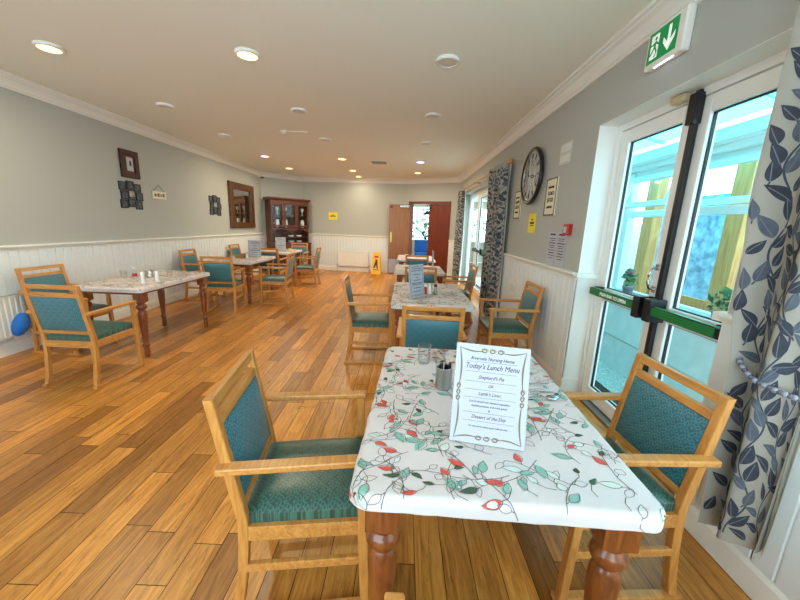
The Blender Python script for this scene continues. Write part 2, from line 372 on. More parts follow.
# vertical shoot bolt on door_2
b = MB(); b.box(XD-.035,XD-.003,YM-.04,YM-.004,.06,2.18); b.box(XD-.055,XD-.002,YM-.052,YM+.006,2.12,2.29); b.box(XD-.03,XD-.002,YM-.035,YM,2.27,2.31); b.box(XD-.05,XD-.002,YM-.05,YM,.04,.12)
b.build('shoot_bolt', M_black, door_2, bevel=.005)
def text_obj(name, s, size, m, parent, mtx, ext=.0004, align='CENTER', shear=0, bold=0):
    cu = bpy.data.curves.new(name, 'FONT'); cu.body = s; cu.size = size; cu.align_x = align; cu.align_y = 'CENTER'; cu.extrude = ext; cu.shear = shear; cu.offset = bold; cu.resolution_u = 3
    tmp = bpy.data.objects.new('t', cu); C.objects.link(tmp); dg = bpy.context.evaluated_depsgraph_get()
    me = bpy.data.meshes.new_from_object(tmp.evaluated_get(dg)); bpy.data.objects.remove(tmp); me.materials.clear(); me.materials.append(m)
    me.transform(mtx); o = bpy.data.objects.new(name, me); C.objects.link(o); o.parent = parent; return o
def frame_mtx(o, ex, ey):       # text plane: ex right, ey up
    ex = Vector(ex).normalized(); ey = Vector(ey).normalized(); ez = ex.cross(ey); m = Matrix((ex,ey,ez)).transposed().to_4x4(); m.translation = Vector(o); return m
def push_bar(par, ya, yb, ybox, front):
    x = XD-.075; z = 1.0; t = MB(); t.box(x-.02,x+.02,ya,yb,z-.03,z+.03)
    o = t.build('push_bar', M_black, par, bevel=.008)
    s = MB(); L0 = ya+.02; L1 = yb-.02
    s.box(x-.0235,x-.018,L0,L1,z-.024,z+.024); s.box(x-.018,x+.018,L0,L1,z+.0295,z+.032); s.build('green_strip', M_green, o)
    k = MB(); k.box(x-.035,XD,ybox-.03,ybox+.03,z-.075,z+.075); k.box(x+.015,XD,ya+.01,ya+.06,z-.04,z+.04); k.box(x+.015,XD,yb-.06,yb-.01,z-.04,z+.04)
    k.build('latch_box', M_black, o, bevel=.006)
    return o
pb = push_bar(door_1, YM+.06, D1b-.1, YM+.06, True)
text_obj('lettering', 'PUSH BAR TO OPEN', .036, M_signwhite, pb, frame_mtx((XD-.075-.0239, 2.55, 1.0), (0,-1,0), (0,0,1)))
push_bar(door_2, D1a+.09, YM-.02, YM-.05, False)
cl = tag(MB().box(XD-.075,XD-.012,YM+.03,YM+.14,2.268,2.312).build('door_sensor', mat('beige_plastic',(196,178,140),.45), bevel=.012), 'small beige sensor box on the head of the white glazed doors', 'sensor')

# far french doors
fr = MB(); fr.box(XD-.01,XD+.075,D2a,D2a+.06,0,DHd); fr.box(XD-.01,XD+.075,D2b-.06,D2b,0,DHd); fr.box(XD-.01,XD+.075,D2a+.06,D2b-.06,DHd-.07,DHd); fr.box(XD-.01,XD+.075,8.1,8.18,0,DHd-.07)
struct(fr.build('trim_8', M_pvc, bevel=.004))
door_3 = glazed_leaf('door_3', 7.1, 8.1, XD, XD+.06, .03, DHd-.075, .085)
door_4 = glazed_leaf('door_4', D2a+.06, 7.1, XD, XD+.06, .03, DHd-.075, .085)
w2 = struct_empty('window_2'); f = MB()
for (a,b_,c,d) in ((8.18,8.22,.03,DHd-.07),(D2b-.1,D2b-.06,.03,DHd-.07),(8.22,D2b-.1,.03,.12),(8.22,D2b-.1,DHd-.12,DHd-.07)): f.box(XD+.01,XD+.06,a,b_,c,d)
f.build('window_frame', M_pvc, w2); MB().box(XD+.03,XD+.036,8.21,D2b-.09,.11,DHd-.11).build('pane', M_glass, w2)
b = MB(); b.box(XD-.04,XD-.003,7.05,7.1,.05,2.24); b.build('shoot_bolt', M_black, door_4, bevel=.004)
t = MB(); t.box(XD-.1,XD-.06,7.15,8.02,.97,1.03); t.box(XD-.1,XD,7.15,7.2,.94,1.06); t.box(XD-.09,XD,7.97,8.02,.96,1.04); t.build('push_bar', M_black, door_3, bevel=.006)
t = MB(); t.box(XD-.1,XD-.06,6.15,7.04,.97,1.03); t.box(XD-.1,XD,6.98,7.04,.93,1.07); t.build('push_bar', M_green, door_4, bevel=.006)

# near window beyond the curtain
w1 = struct_empty('window_1'); f = MB(); x0, x1 = XR+.12, XR+.19
for (a,b_,c,d) in ((WA,WA+.06,WZ0,WZ1),(WB-.06,WB,WZ0,WZ1),(WA+.06,WB-.06,WZ0,WZ0+.06),(WA+.06,WB-.06,WZ1-.06,WZ1),(-.1,-.04,WZ0+.06,WZ1-.06)): f.box(x0,x1,a,b_,c,d)
f.build('window_frame', M_pvc, w1, bevel=.004); MB().box(x0+.03,x0+.036,WA+.05,WB-.05,WZ0+.05,WZ1-.05).build('pane', M_glass, w1)
MB().box(XR-.03,XR+.12,WA-.03,WB+.02,WZ0-.025,WZ0+.005).build('window_sill', M_white, w1, bevel=.006)

# ------------------------------------------------------------------ far wooden double door
fr = MB(); fn = lambda s, z, o: Vector((*dp(s,o), z))
for (a,b_,c,d) in ((S0,S0+.06,0,DH),(S1-.06,S1,0,DH),(S0,S1,DH-.07,DH)):
    fr.hexa([fn(a,c,-.2),fn(b_,c,-.2),fn(b_,c,.02),fn(a,c,.02)], [fn(a,d,-.2),fn(b_,d,-.2),fn(b_,d,.02),fn(a,d,.02)])
struct(fr.build('trim_9', M_reddoor, bevel=.004))
d5 = struct_empty('door_5'); q = MB(); a, b_ = .80, S1-.065
q.hexa([fn(a,.01,-.09),fn(b_,.01,-.09),fn(b_,.01,-.045),fn(a,.01,-.045)], [fn(a,DH-.075,-.09),fn(b_,DH-.075,-.09),fn(b_,DH-.075,-.045),fn(a,DH-.075,-.045)])
q.build('door_leaf', M_reddoor, d5, bevel=.003)
q = MB(); q.hexa([fn(a+.02,1.98,-.045),fn(a+.07,1.98,-.045),fn(a+.07,1.98,-.03),fn(a+.02,1.98,-.03)],[fn(a+.02,2.05,-.045),fn(a+.07,2.05,-.045),fn(a+.07,2.05,-.03),fn(a+.02,2.05,-.03)]); q.build('hold_magnet', M_black, d5)
d6 = struct_empty('door_6'); hx, hy = dp(S0+.055, .03)
A0 = Vector((hx, hy, 0)); A1 = Vector((-.46, 10.56, 0)); e = (A1-A0).normalized(); nn = Vector((e.y, -e.x, 0));
if nn.y > 0: nn = -nn
def lf(s, z, o): return A0+e*s+nn*o+Vector((0,0,z))
LW = (A1-A0).length
def lbox(mb, s0, s1, z0, z1, o0, o1, m=0): mb.hexa([lf(s0,z0,o0),lf(s1,z0,o0),lf(s1,z0,o1),lf(s0,z0,o1)], [lf(s0,z1,o0),lf(s1,z1,o0),lf(s1,z1,o1),lf(s0,z1,o1)], m)
q = MB(); lbox(q,0,LW,.012,2.1,-.045,0); q.build('door_leaf', M_doorwood, d6)
q = MB(); lbox(q,.02,LW-.02,.03,.46,0,.003); q.build('kick_plate', M_steel, d6)
q = MB(); lbox(q,LW-.1,LW-.045,.98,1.28,0,.006); lbox(q,LW-.09,LW-.065,1.0,1.26,.03,.045); lbox(q,LW-.09,LW-.065,1.0,1.03,.0,.045); lbox(q,LW-.09,LW-.065,1.23,1.26,.0,.045); q.build('pull_handle', M_brass, d6)
q = MB(); lbox(q,.04,.3,2.02,2.07,0,.05); q.beam(lf(.2,2.075,.03), lf(.0,2.085,.08), .02,.01); q.build('door_closer', M_chrome, d6)
q = MB(); lbox(q,LW-.1,LW-.04,2.0,2.06,0,.02); q.build('hold_magnet', M_black, d6)

# ------------------------------------------------------------------ room beyond the wooden doors
struct(MB().box(-1.2,4.2,11.05,15.2,-.12,-.004).build('floor_beyond', mat('beyond_floor',(150,120,90),.5)))
struct(MB().box(-1.2,4.2,10.98,15.4,2.6,2.7).build('ceiling_beyond', M_ceil))
w = MB(); w.box(-1.2,4.2,15.2,15.3,0,.9); w.box(-1.2,4.2,15.2,15.3,2.35,2.6); w.box(-1.3,-1.2,11.1,15.3,0,2.6); w.box(4.2,4.3,9.4,15.3,0,2.6); struct(w.build('wall_beyond', mat('beyond_paint',(216,206,190),.8)))
w3 = struct_empty('window_3'); f = MB(); 
for x in (-1.2,.15,1.4,2.6,4.14): f.box(x,x+.06,15.2,15.26,.9,2.35)
f.box(-1.2,4.2,15.08,15.28,.86,.92); f.box(-1.2,4.2,15.2,15.26,2.28,2.35); f.build('window_frame', M_pvc, w3); MB().box(-1.2,4.2,15.23,15.235,.92,2.3).build('pane', M_glass, w3)
def foliage(mb, c, r, n, s, rr, mats=2):
    for i in range(n):
        while True:
            p = Vector((rr.uniform(-1,1),rr.uniform(-1,1),rr.uniform(-1,1)))
            if p.length < 1: break
        p = Vector((c[0]+p.x*r[0], c[1]+p.y*r[1], c[2]+p.z*r[2])); d = Vector((rr.uniform(-1,1),rr.uniform(-1,1),rr.uniform(-.6,1))).normalized(); u = d.cross(Vector((rr.uniform(-1,1),rr.uniform(-1,1),rr.uniform(-1,1)))).normalized()
        l = s*rr.uniform(.6,1.3); mb.face([p, p+d*l*.45+u*l*.26, p+d*l, p+d*l*.45-u*l*.26], rr.randrange(mats))
rr = random.Random(5)
mb = MB(); foliage(mb,(1.4,16.6,1.5),(2.8,.5,1.5),1500,.2,rr)
tag(mb.build('hedge', [M_leaf, M_leaf2]), 'leafy green shrubs outside the window beyond the wooden double doors', 'hedge')
la = thing('lantern', 'small dark lantern hanging in the window beyond the wooden doors', 'lantern', (.92,14.2,1.55))
q = MB(); 
for sx in (-.11,.11):
    for sy in (-.11,.11): q.box(sx-.012,sx+.012,sy-.012,sy+.012,0,.42)
q.box(-.13,.13,-.13,.13,-.02,.02); q.box(-.13,.13,-.13,.13,.4,.44); q.rings([[(-.13,-.13,.44),(.13,-.13,.44),(.13,.13,.44),(-.13,.13,.44)],[(-.03,-.03,.56),(.03,-.03,.56),(.03,.03,.56),(-.03,.03,.56)]], 0, False); q.tube([(0,0,.55),(0,0,1.05)], .01)
q.build('lantern_frame', M_black, la); MB().lathe([(.03,.02),(.03,.2)]).build('candle', M_china, la)
bl = thing('padded_chair', 'blue upholstered chair in the room beyond the wooden doors', 'chair', (.75,13.6,0))
MB().box(-.3,.3,-.3,.3,.34,.48).build('seat', M_blue, bl, bevel=.04); MB().box(-.3,.3,.22,.32,.48,.95).build('backrest', M_blue, bl, bevel=.04)
for sx in (-.26,.26):
    for sy in (-.26,.26): MB().box(sx-.02,sx+.02,sy-.02,sy+.02,-.004,.34).build('leg', M_black, bl)
po = thing('potted_plant', 'dark leafy plant on the window sill beyond the wooden doors', 'plant', (.95,15.17,.92)); MB().lathe([(.05,0),(.08,.14)]).build('plant_pot', M_black, po)
q = MB(); foliage(q,(0,-.05,.24),(.24,.14,.14),90,.13,rr,1); q.build('foliage', M_leaf, po)

# ------------------------------------------------------------------ outside the near french doors
struct(MB().box(XR+T,9,.1,10.9,-.2,-.06).build('ground', M_gravel))
XW = 2.5
w = MB(); w.box(XW,XW+.2,.4,6.0,-.1,.3); w.box(XW-.012,XW+.2,.4,6.0,.31,.68); w.box(XW-.03,XW+.22,.4,6.0,.68,.76)
lw = tag(w.build('dwarf_wall', M_render, bevel=.006), 'pale rendered low wall under the porch windows outside the glazed doors', 'wall')
cn = thing('canopy', 'pale cyan clear canopy roof over the passage outside the near doors', 'canopy', (XR+T,0,2.62))
q = MB(); q.hexa([(.02,.2,0),(.86,.2,-.2),(.86,6.2,-.2),(.02,6.2,0)],[(.02,.2,.01),(.86,.2,-.19),(.86,6.2,-.19),(.02,6.2,.01)]); q.build('roof_pane', M_poly, cn)
for y in (.2,1.4,2.6,3.8,5.0,6.2): MB().beam((.02,y,-.015),(.86,y,-.215),.03,.025).build('rafter', M_pvc, cn)
pw = thing('porch_window', 'white framed porch glazing outside the near glazed doors', 'window', (XW,0,0))
f = MB(); f.box(-.05,.2,.4,6.0,.76,.8)
ms = [.45,1.2,1.85,2.5,3.22,4.05,5.0,5.95]
for y in ms: f.box(.04,.12,y-.045,y+.045,.8,2.14)
for a, b_ in zip(ms[:-1], ms[1:]): f.box(.045,.115,a+.045,b_-.045,1.66,1.73); f.box(.045,.115,a+.045,b_-.045,.8,.86); f.box(.045,.115,a+.045,b_-.045,2.08,2.14)
f.box(-.02,.14,.4,6.0,2.14,2.2); f.build('window_frame', M_pvc, pw, bevel=.004)
g = MB(); g.box(-.1,.0,.4,6.0,2.2,2.3); g.box(-.08,.16,.4,6.0,2.19,2.205); g.build('gutter', M_pvc, pw, bevel=.01)
for a, b_ in zip(ms[:-1], ms[1:]):
    MB().box(.07,.075,a+.04,b_-.04,.84,1.68).build('pane', M_glass, pw)
for a, b_ in zip(ms[1:-1], ms[2:]):
    f = MB(); a += .05; b_ -= .05; f.box(0,.04,a,b_,1.74,1.79); f.box(0,.04,a,b_,2.03,2.08); f.box(0,.04,a,a+.05,1.79,2.03); f.box(0,.04,b_-.05,b_,1.79,2.03); f.box(.015,.02,a+.05,b_-.05,1.79,2.03,1)
    o = f.build('opening_light', [M_pvc, M_glass], pw); 
    if 3 < a < 3.6:
        o.location = (0,0,2.08); o.data.transform(Matrix.Translation((0,0,-2.08))); o.rotation_euler = (0,.35,0)
rf = thing('porch_roof', 'sloping glazed porch roof with white bars outside the near doors', 'roof', (XW,0,2.25))
for y in (.4,1.2,2.0,2.8,3.6,4.4,5.2,6.0): MB().beam((0,y,0),(2.6,y,.75),.06,.06).build('rafter', M_pvc, rf)
MB().box(2.55,2.65,.35,6.05,.7,.82).build('ridge', M_pvc, rf)
MB().hexa([(0,.4,.04),(2.6,.4,.79),(2.6,6,.79),(0,6,.04)],[(0,.4,.05),(2.6,.4,.8),(2.6,6,.8),(0,6,.05)]).build('roof_pane', M_poly, rf)
for i, (y, lab) in enumerate(((4.35,'pale timber post in the porch seen through the left glazed door'),(3.22,'pale timber post in the porch seen through the right glazed door'))):
    tag(MB().box(3.0,3.12,y-.09,y+.09,-.06,2.25).build('timber_post', M_timber, bevel=.008), lab, 'post')
q = MB()
for k in range(8): q.box(3.13,3.16,.5,6,.0+k*.105,.1+k*.105)
tag(q.build('timber_screen', M_timber, bevel=.004), 'low pale timber boarding behind the porch window outside', 'screen')
tag(MB().box(4.6,4.9,-1,6.4,-.1,2.1).build('stone_wall', M_stone), 'rough grey blue stone wall behind the outdoor porch', 'wall')
def pot_plant(y, lab, flowers):
    p = thing('potted_plant', lab, 'plant', (XW+.16-.12,y,.8))
    p.location.x = XW-.0+.0
    MB().lathe([(.038,0),(.055,.1),(.06,.1),(.06,.115),(.05,.115)]).build('plant_pot', M_terra, p)
    q = MB(); foliage(q,(0,0,.2),(.035,.11,.09),70,.07,rr,2); q.build('foliage', [M_leaf, M_leaf2], p)
    if flowers:
        q = MB()
        for k in range(6): q.sphere((rr.uniform(-.03,.03),rr.uniform(-.07,.07),.26+rr.uniform(0,.05)),.018,6)
        q.build('flower', M_pink, p)
    p.location.x = XW-.005+.0
pot_plant(3.72,'pink flowered pot plant on the porch sill behind left glazed door',True)
pot_plant(2.6,'green pot plant on the porch sill beside the near curtain',False)
# outside the far french doors
tag(MB().box(5.4,5.6,6.5,10.9,-.1,1.7).build('garden_wall', M_paint), 'pale painted garden wall seen through the far glazed doors', 'wall')
mb = MB(); foliage(mb,(4.2,8.0,.9),(.5,1.2,.9),450,.22,rr); tag(mb.build('shrub', [M_leaf, M_leaf2]), 'green shrub outside the far glazed doors', 'shrub')

# ------------------------------------------------------------------ chairs
def rect_path(mb, x, path, wx):        # path [(y,z,depth)] rectangular section in YZ, width wx
    rs = []
    for i, (y, z, d) in enumerate(path):
        rs.append([(x-wx/2,y-d/2,z),(x+wx/2,y-d/2,z),(x+wx/2,y+d/2,z),(x-wx/2,y+d/2,z)])
    mb.rings(rs, 0, False)
def by(z):                             # y of the back post at height z
    return -.20-(z-.44)*.17 if z > .44 else -.20-(.44-z)**2*.25
def make_chair(label, loc, rz):
    t = thing('dining_armchair', label, 'chair', loc, rz, 'teal dining armchairs')
    for s in (-1,1):
        q = MB(); zz = [.024,.12,.22,.33,.44,.55,.66,.78,.91]; rect_path(q, s*.215, [(by(z), z, .036 if z < .7 else .032) for z in zz], .034); q.build('leg', M_oak, t, bevel=.004)
        q = MB(); rect_path(q, s*.236, [(.235,.024,.034),(.222,.35,.036),(.222,.655,.036)], .034); q.build('leg', M_oak, t, bevel=.004)
        q = MB(); q.box(s*.226-.018,s*.226+.018,-.275,.262,0,.024); q.build('runner', M_oak_h, t, bevel=.003)
        q = MB(); q.beam((s*.244,-.265,.667),(s*.24,.25,.668),.046,.026); q.build('armrest', M_oak_h, t, bevel=.006)
        q = MB(); q.beam((s*.222,-.21,.235),(s*.232,.225,.235),.02,.034); q.build('stretcher', M_oak_h, t, bevel=.003)
    q = MB(); q.box(-.222,.222,.205,.238,.352,.412); q.box(-.2,.2,-.218,-.19,.352,.412); 
    for s in (-1,1): q.beam((s*.216,-.19,.382),(s*.226,.21,.382),.026,.06)
    q.build('seat_frame', M_oak_h, t, bevel=.003)
    # cushion
    n = 12; q = MB(); vs = []
    for i in range(n+1):
        for j in range(n+1):
            u, v = -1+2*i/n, -1+2*j/n; u = math.sin(u*PI/2)*.35+u*.65; v = math.sin(v*PI/2)*.35+v*.65
            w_ = .214+.004*v; ex = max(abs(u),abs(v))
            vs.append((u*w_, .018+v*.222, .478-.03*ex**7+.012*(1-u*u)*(1-v*v)))
    q.add(vs, [(i*(n+1)+j,(i+1)*(n+1)+j,(i+1)*(n+1)+j+1,i*(n+1)+j+1) for i in range(n) for j in range(n)], 0, True)
    rim = [i*(n+1) for i in range(n+1)]+[n*(n+1)+j for j in range(1,n+1)]+[i*(n+1)+n for i in range(n-1,-1,-1)]+[j for j in range(n-1,0,-1)]
    top = [vs[k] for k in rim]; q.rings([top,[(x*1.0,y,z-.012) for x,y,z in top],[(x,y,.41) for x,y,z in top]], 0, True, False)
    q.build('seat', M_seat, t)
    # back: rails and upholstered panel
    def rail(z0, z1, d=.026): q = MB(); q.hexa([(-.2,by(z0)-d/2,z0),(.2,by(z0)-d/2,z0),(.2,by(z0)+d/2,z0),(-.2,by(z0)+d/2,z0)],[(-.2,by(z1)-d/2,z1),(.2,by(z1)-d/2,z1),(.2,by(z1)+d/2,z1),(-.2,by(z1)+d/2,z1)]); q.build('back_rail', M_oak_h, t, bevel=.004)
    rail(.875,.91); rail(.805,.838); rail(.475,.505)
    q = MB(); n = 8
    for sgn in (-1,1):
        vs = []
        for i in range(n+1):
            for j in range(n+1):
                u, v = -1+2*i/n, -1+2*j/n; z = .655+v*.148; vs.append((u*.197, by(z)+sgn*(.011+.014*(1-u**6)*(1-v**6)), z))
        fs = [(i*(n+1)+j,(i+1)*(n+1)+j,(i+1)*(n+1)+j+1,i*(n+1)+j+1) for i in range(n) for j in range(n)]
        q.add(vs, fs if sgn < 0 else [tuple(reversed(f)) for f in fs], 0, True)
    q.build('backrest', M_back_daylit, t)
    return t
R90 = PI/2
chairs = [   # x, y, facing angle (0 = facing away from the camera), label
 (-.365,1.255,-R90+.14, 'teal armchair drawn up to the left side of the nearest table, bright blue back panel'),
 (.918,1.352,R90+.05, 'teal armchair at right of the nearest table in front of glazed doors and curtain'),
 (.25,.355,0, 'armchair at the bottom edge, only one arm tip showing by the nearest table leg'),
 (.245,2.70,-.02, 'teal armchair facing away at the near end of the second table, behind the lunch menu'),
 (-.34,3.70,-R90+.06, 'teal armchair at the left side of the second table on the open floor'),
 (1.17,3.67,R90, 'teal armchair by the panelled right wall under the notices, below the wheel clock'),
 (.88,5.48,R90, 'dark backlit armchair beside the third table against the far glazed doors'),
 (.27,5.17,0, 'armchair facing away at the near end of the third table'),
 (.29,7.15,0, 'most distant armchair in the right row, in front of the table by the wooden doors'),
 (-2.84,2.96,-.02, 'teal armchair facing away at the near end of the front left table'),
 (-3.66,3.63,-R90-.06, 'teal armchair between the white left radiator and the front left table'),
 (-3.72,6.30,-R90, 'teal armchair with its back to the left wall below the small hanging plaque'),
 (-2.93,5.53,.14, 'teal armchair facing away between the front left and middle left tables'),
 (-2.33,6.27,R90+.1, 'teal armchair at the right side of the middle left table'),
 (-3.74,8.12,-R90, 'small distant armchair against the left wall under the dark photo collage'),
 (-2.9,7.56,0, 'armchair facing away between the middle and rear left tables'),
 (-2.26,8.05,R90+.06, 'teal armchair at the right side of the rear left table, nearest the far radiator'),
 (-2.90,9.33,PI, 'armchair at the far end of the rear left table in front of the dresser'),
]
ch0 = None
for x, y, a, lab in chairs:
    if ch0 is None: ch0 = make_chair(lab, (x,y,0), a)
    else: dup(ch0, (x,y,0), a, lab)

# ------------------------------------------------------------------ tables and cloths
TW, TL, TZ = .80, 1.22, .765
def make_table(label, loc, rz, sc):
    t = thing('dining_table', label, 'table', loc, rz, 'turned leg dining tables'); t.scale = sc
    MB().box(-TW/2+.014,TW/2-.014,-TL/2+.014,TL/2-.014,.735,.759).build('tabletop', M_pine_h, t, bevel=.006)
    ix, iy = TW/2-.088, TL/2-.088
    for sx in (-1,1):
        for sy in (-1,1):
            q = MB(); x, y = sx*ix, sy*iy
            q.box(x-.046,x+.046,y-.046,y+.046,.605,.735)
            prof = [(.022,0),(.027,.02),(.029,.06),(.026,.1),(.024,.115),(.034,.122),(.038,.135),(.034,.148),(.025,.155),(.025,.18),(.03,.24),(.036,.33),(.041,.42),(.043,.47),(.04,.5),(.032,.515),(.028,.522),(.04,.53),(.048,.543),(.05,.556),(.046,.572),(.034,.583),(.033,.59),(.043,.597),(.044,.605)]
            q.lathe(prof, (x,y,0), 20); q.build('leg', M_pine, t)
    for s in (-1,1):
        MB().box(s*(ix+.02)-.011,s*(ix+.02)+.011,-iy+.04,iy-.04,.687,.735).build('apron', M_pine_h, t, bevel=.002)
        MB().box(-ix+.04,ix-.04,s*(iy+.02)-.011,s*(iy+.02)+.011,.687,.735).build('apron', M_pine_h, t, bevel=.002)
    return t
RC, RE, DROP = .055, .018, .028
def cloth_map(u, v, off=0):
    cx, cy = TW/2-RC, TL/2-RC
    ex, ey = max(abs(u)-cx,0), max(abs(v)-cy,0); L = math.hypot(ex,ey); sx, sy = (1 if u > 0 else -1), (1 if v > 0 else -1)
    x0, y0 = min(abs(u),cx), min(abs(v),cy)
    LM = RC-RE+RE*PI/2+DROP; L2 = min(L, LM)
    if L <= 1e-9: dx = dy = 0
    else: dx, dy = ex/L, ey/L
    wz = noise.noise(Vector((u*5,v*5,1.3)))*.0022+(noise.noise(Vector((u*13+v*9,v*5-u*4,3.1))))*.0024*min(1,max(0,(abs(v)-.1)*3))
    if L2 <= RC-RE: rho, z, nr, nz = L2, 0, 0, 1
    else:
        a = (L2-(RC-RE))/RE
        if a < PI/2: rho, z, nr, nz = RC-RE+RE*math.sin(a), -RE*(1-math.cos(a)), math.sin(a), math.cos(a)
        else: rho, z, nr, nz = RC, -RE-(L2-(RC-RE)-RE*PI/2), 1, 0
        wr = noise.noise(Vector((u*18,v*18,7)))*.004*min(1,a); rho += wr
    o = off
    return (sx*(x0+dx*(rho+nr*o)), sy*(y0+dy*(rho+nr*o)), TZ+z+nz*(o+wz))
def leaf_strip(mb, mp, c, ang, l, wd, m, off, curve=.0, n=7, w_n=1):
    ca, sa = math.cos(ang), math.sin(ang); pl = []; pr = []
    for i in range(n+1):
        t = i/n; w_ = wd*math.sin(PI*t**.8)*(1-.15*t)+.0004; cxx = t*l; cyy = curve*l*math.sin(PI*t)
        for s, arr in ((1,pl),(-1,pr)):
            a, b = cxx, cyy+s*w_; arr.append((c[0]+a*ca-b*sa, c[1]+a*sa+b*ca))
    rows = [[mp(p[0]+(q_[0]-p[0])*k/w_n, p[1]+(q_[1]-p[1])*k/w_n, off) for k in range(w_n+1)] for p, q_ in zip(pl, pr)]
    for i in range(n):
        for k in range(w_n): mb.face([rows[i][k],rows[i][k+1],rows[i+1][k+1],rows[i+1][k]], m, True)
def line_strip(mb, mp, pts, wd, m, off):
    A = []; B = []
    for i, p in enumerate(pts):
        q0 = pts[max(i-1,0)]; q1 = pts[min(i+1,len(pts)-1)]; d = (q1[0]-q0[0], q1[1]-q0[1]); l = math.hypot(*d) or 1
        nx, ny = -d[1]/l*wd, d[0]/l*wd; A.append(mp(p[0]+nx,p[1]+ny,off)); B.append(mp(p[0]-nx,p[1]-ny,off))
    for i in range(len(pts)-1): mb.face([A[i],B[i],B[i+1],A[i+1]], m, True)
def outline_leaf(mb, mp, c, ang, l, wd, m, off):
    ca, sa = math.cos(ang), math.sin(ang); pts = []
    for i in range(17):
        t = i/16*2; k = t if t <= 1 else 2-t; s = 1 if t <= 1 else -1
        a, b = k*l, s*wd*math.sin(PI*k**.8); pts.append((c[0]+a*ca-b*sa, c[1]+a*sa+b*ca))
    line_strip(mb, mp, pts, .0008, m, off)
def cloth_print(mb, seed):
    r = random.Random(seed); LM = RC-RE+RE*PI/2+DROP-.004
    def inside(p): return math.hypot(max(abs(p[0])-(TW/2-RC),0), max(abs(p[1])-(TL/2-RC),0)) < LM
    starts = [(-.39+.13*i+(.06 if j % 2 else 0), -.63+.115*j) for i in range(7) for j in range(12)]
    kinds = 0
    for k, st in enumerate(starts):
        x, y = st[0]+r.uniform(-.035,.035), st[1]+r.uniform(-.035,.035)
        if not inside((x,y)): continue
        a = math.atan2(-y,-x)+r.uniform(-.7,.7) if (abs(x) > .34 or abs(y) > .52) else r.uniform(0,2*PI)
        bend = r.uniform(-8,8); pts = [(x,y)]; side = r.choice((-1,1))
        for i in range(14):
            a += bend*.012+r.uniform(-.1,.1); x += .012*math.cos(a); y += .012*math.sin(a)
            if not inside((x,y)): break
            pts.append((x,y))
            if i % 4 == 1:
                side = -side; la = a+side*r.uniform(.5,1.1); sl = r.uniform(.006,.02); e_ = (x+sl*math.cos(la), y+sl*math.sin(la)); ln = r.uniform(.034,.068); tip = (e_[0]+ln*math.cos(la), e_[1]+ln*math.sin(la))
                if not (inside(e_) and inside(tip)): continue
                line_strip(mb, cloth_map, [(x,y),e_], .0009, 4, .0011); kinds += 1; ty = (kinds*.381966+r.uniform(0,.1)) % 1
                if ty < .24: leaf_strip(mb, cloth_map, e_, la, ln, ln*.23, 1, .0014, r.uniform(-.1,.1)); outline_leaf(mb, cloth_map, (e_[0]+.004,e_[1]), la+.1, ln*.95, ln*.21, 4, .0017)
                elif ty < .37: leaf_strip(mb, cloth_map, e_, la, ln*.75, .0095, 2, .0014, .1)
                elif ty < .50: leaf_strip(mb, cloth_map, e_, la, ln*.75, ln*.2, 3, .0014, .08); outline_leaf(mb, cloth_map, e_, la, ln*.8, .0125, 4, .0017)
                elif ty < .62: leaf_strip(mb, cloth_map, e_, la, ln*.9, .0125, 5, .0013); outline_leaf(mb, cloth_map, e_, la, ln*.9, .0135, 4, .0017)
                else: outline_leaf(mb, cloth_map, e_, la, ln*.75, r.uniform(.01,.015), 4, .0014)
        if len(pts) > 2: line_strip(mb, cloth_map, pts, .001, 4, .0012)
    for k in range(150):          # loose leaves and buds, many along the hanging edge
        x, y = r.uniform(-TW/2-.04,TW/2+.04), r.uniform(-TL/2-.04,TL/2+.04)
        if k % 3 and abs(x) < TW/2-.09 and abs(y) < TL/2-.12: continue
        la = r.uniform(0,2*PI); ln = r.uniform(.03,.055); 
        if not (inside((x,y)) and inside((x+ln*math.cos(la),y+ln*math.sin(la)))): continue
        ty = k % 6
        if ty < 4: leaf_strip(mb, cloth_map, (x,y), la, ln, ln*.24, (1,2,3,5)[ty], .0014, .05)
        outline_leaf(mb, cloth_map, (x+.003,y), la+.08, ln, ln*.23, 4, .0017); line_strip(mb, cloth_map, [(x,y),(x-.025*math.cos(la+.3),y-.025*math.sin(la+.3)),(x-.05*math.cos(la+.6),y-.05*math.sin(la+.6))], .0009, 4, .0012)
def make_cloth(label, loc, rz, sc):
    LM = RC-RE+RE*PI/2+DROP; mb = MB()
    def axis(half):
        c = half-RC; a = [-c+2*c*i/40 for i in range(41)]; e_ = [c+LM*i/12 for i in range(1,13)]
        return [-x for x in reversed(e_)]+a+e_
    us, vs_ = axis(TW/2), axis(TL/2); n = len(vs_)
    P = [cloth_map(u,v) for u in us for v in vs_]
    mb.add(P, [(i*n+j,(i+1)*n+j,(i+1)*n+j+1,i*n+j+1) for i in range(len(us)-1) for j in range(n-1)], 0, True)
    cloth_print(mb, 11)
    o = mb.build('tablecloth', [M_cloth]+M_pr); tag(o, label, 'tablecloth', 'leaf print tablecloths'); o.location = loc; o.rotation_euler = (0,0,rz); o.scale = sc; return o
tables = [ # x, y, rz, scale x, scale y, label piece
 (.33,1.355,-.045,1.08,.97,'nearest table with the large menu card'),
 (.305,3.73,0,1.0,1.06,'second table of the right row'),
 (.285,5.88,PI,1.03,.85,'third table of the right row'),
 (.30,8.0,0,1.05,.98,'most distant right table by the wooden doors'),
 (-3.0,3.98,PI,.93,1.06,'front left table beside the white panelled wall'),
 (-3.03,6.5,0,.96,1.02,'middle table of the left row'),
 (-3.06,8.5,PI,.96,1.02,'rear left table in front of the dresser'),
]
tb0 = cl0 = None
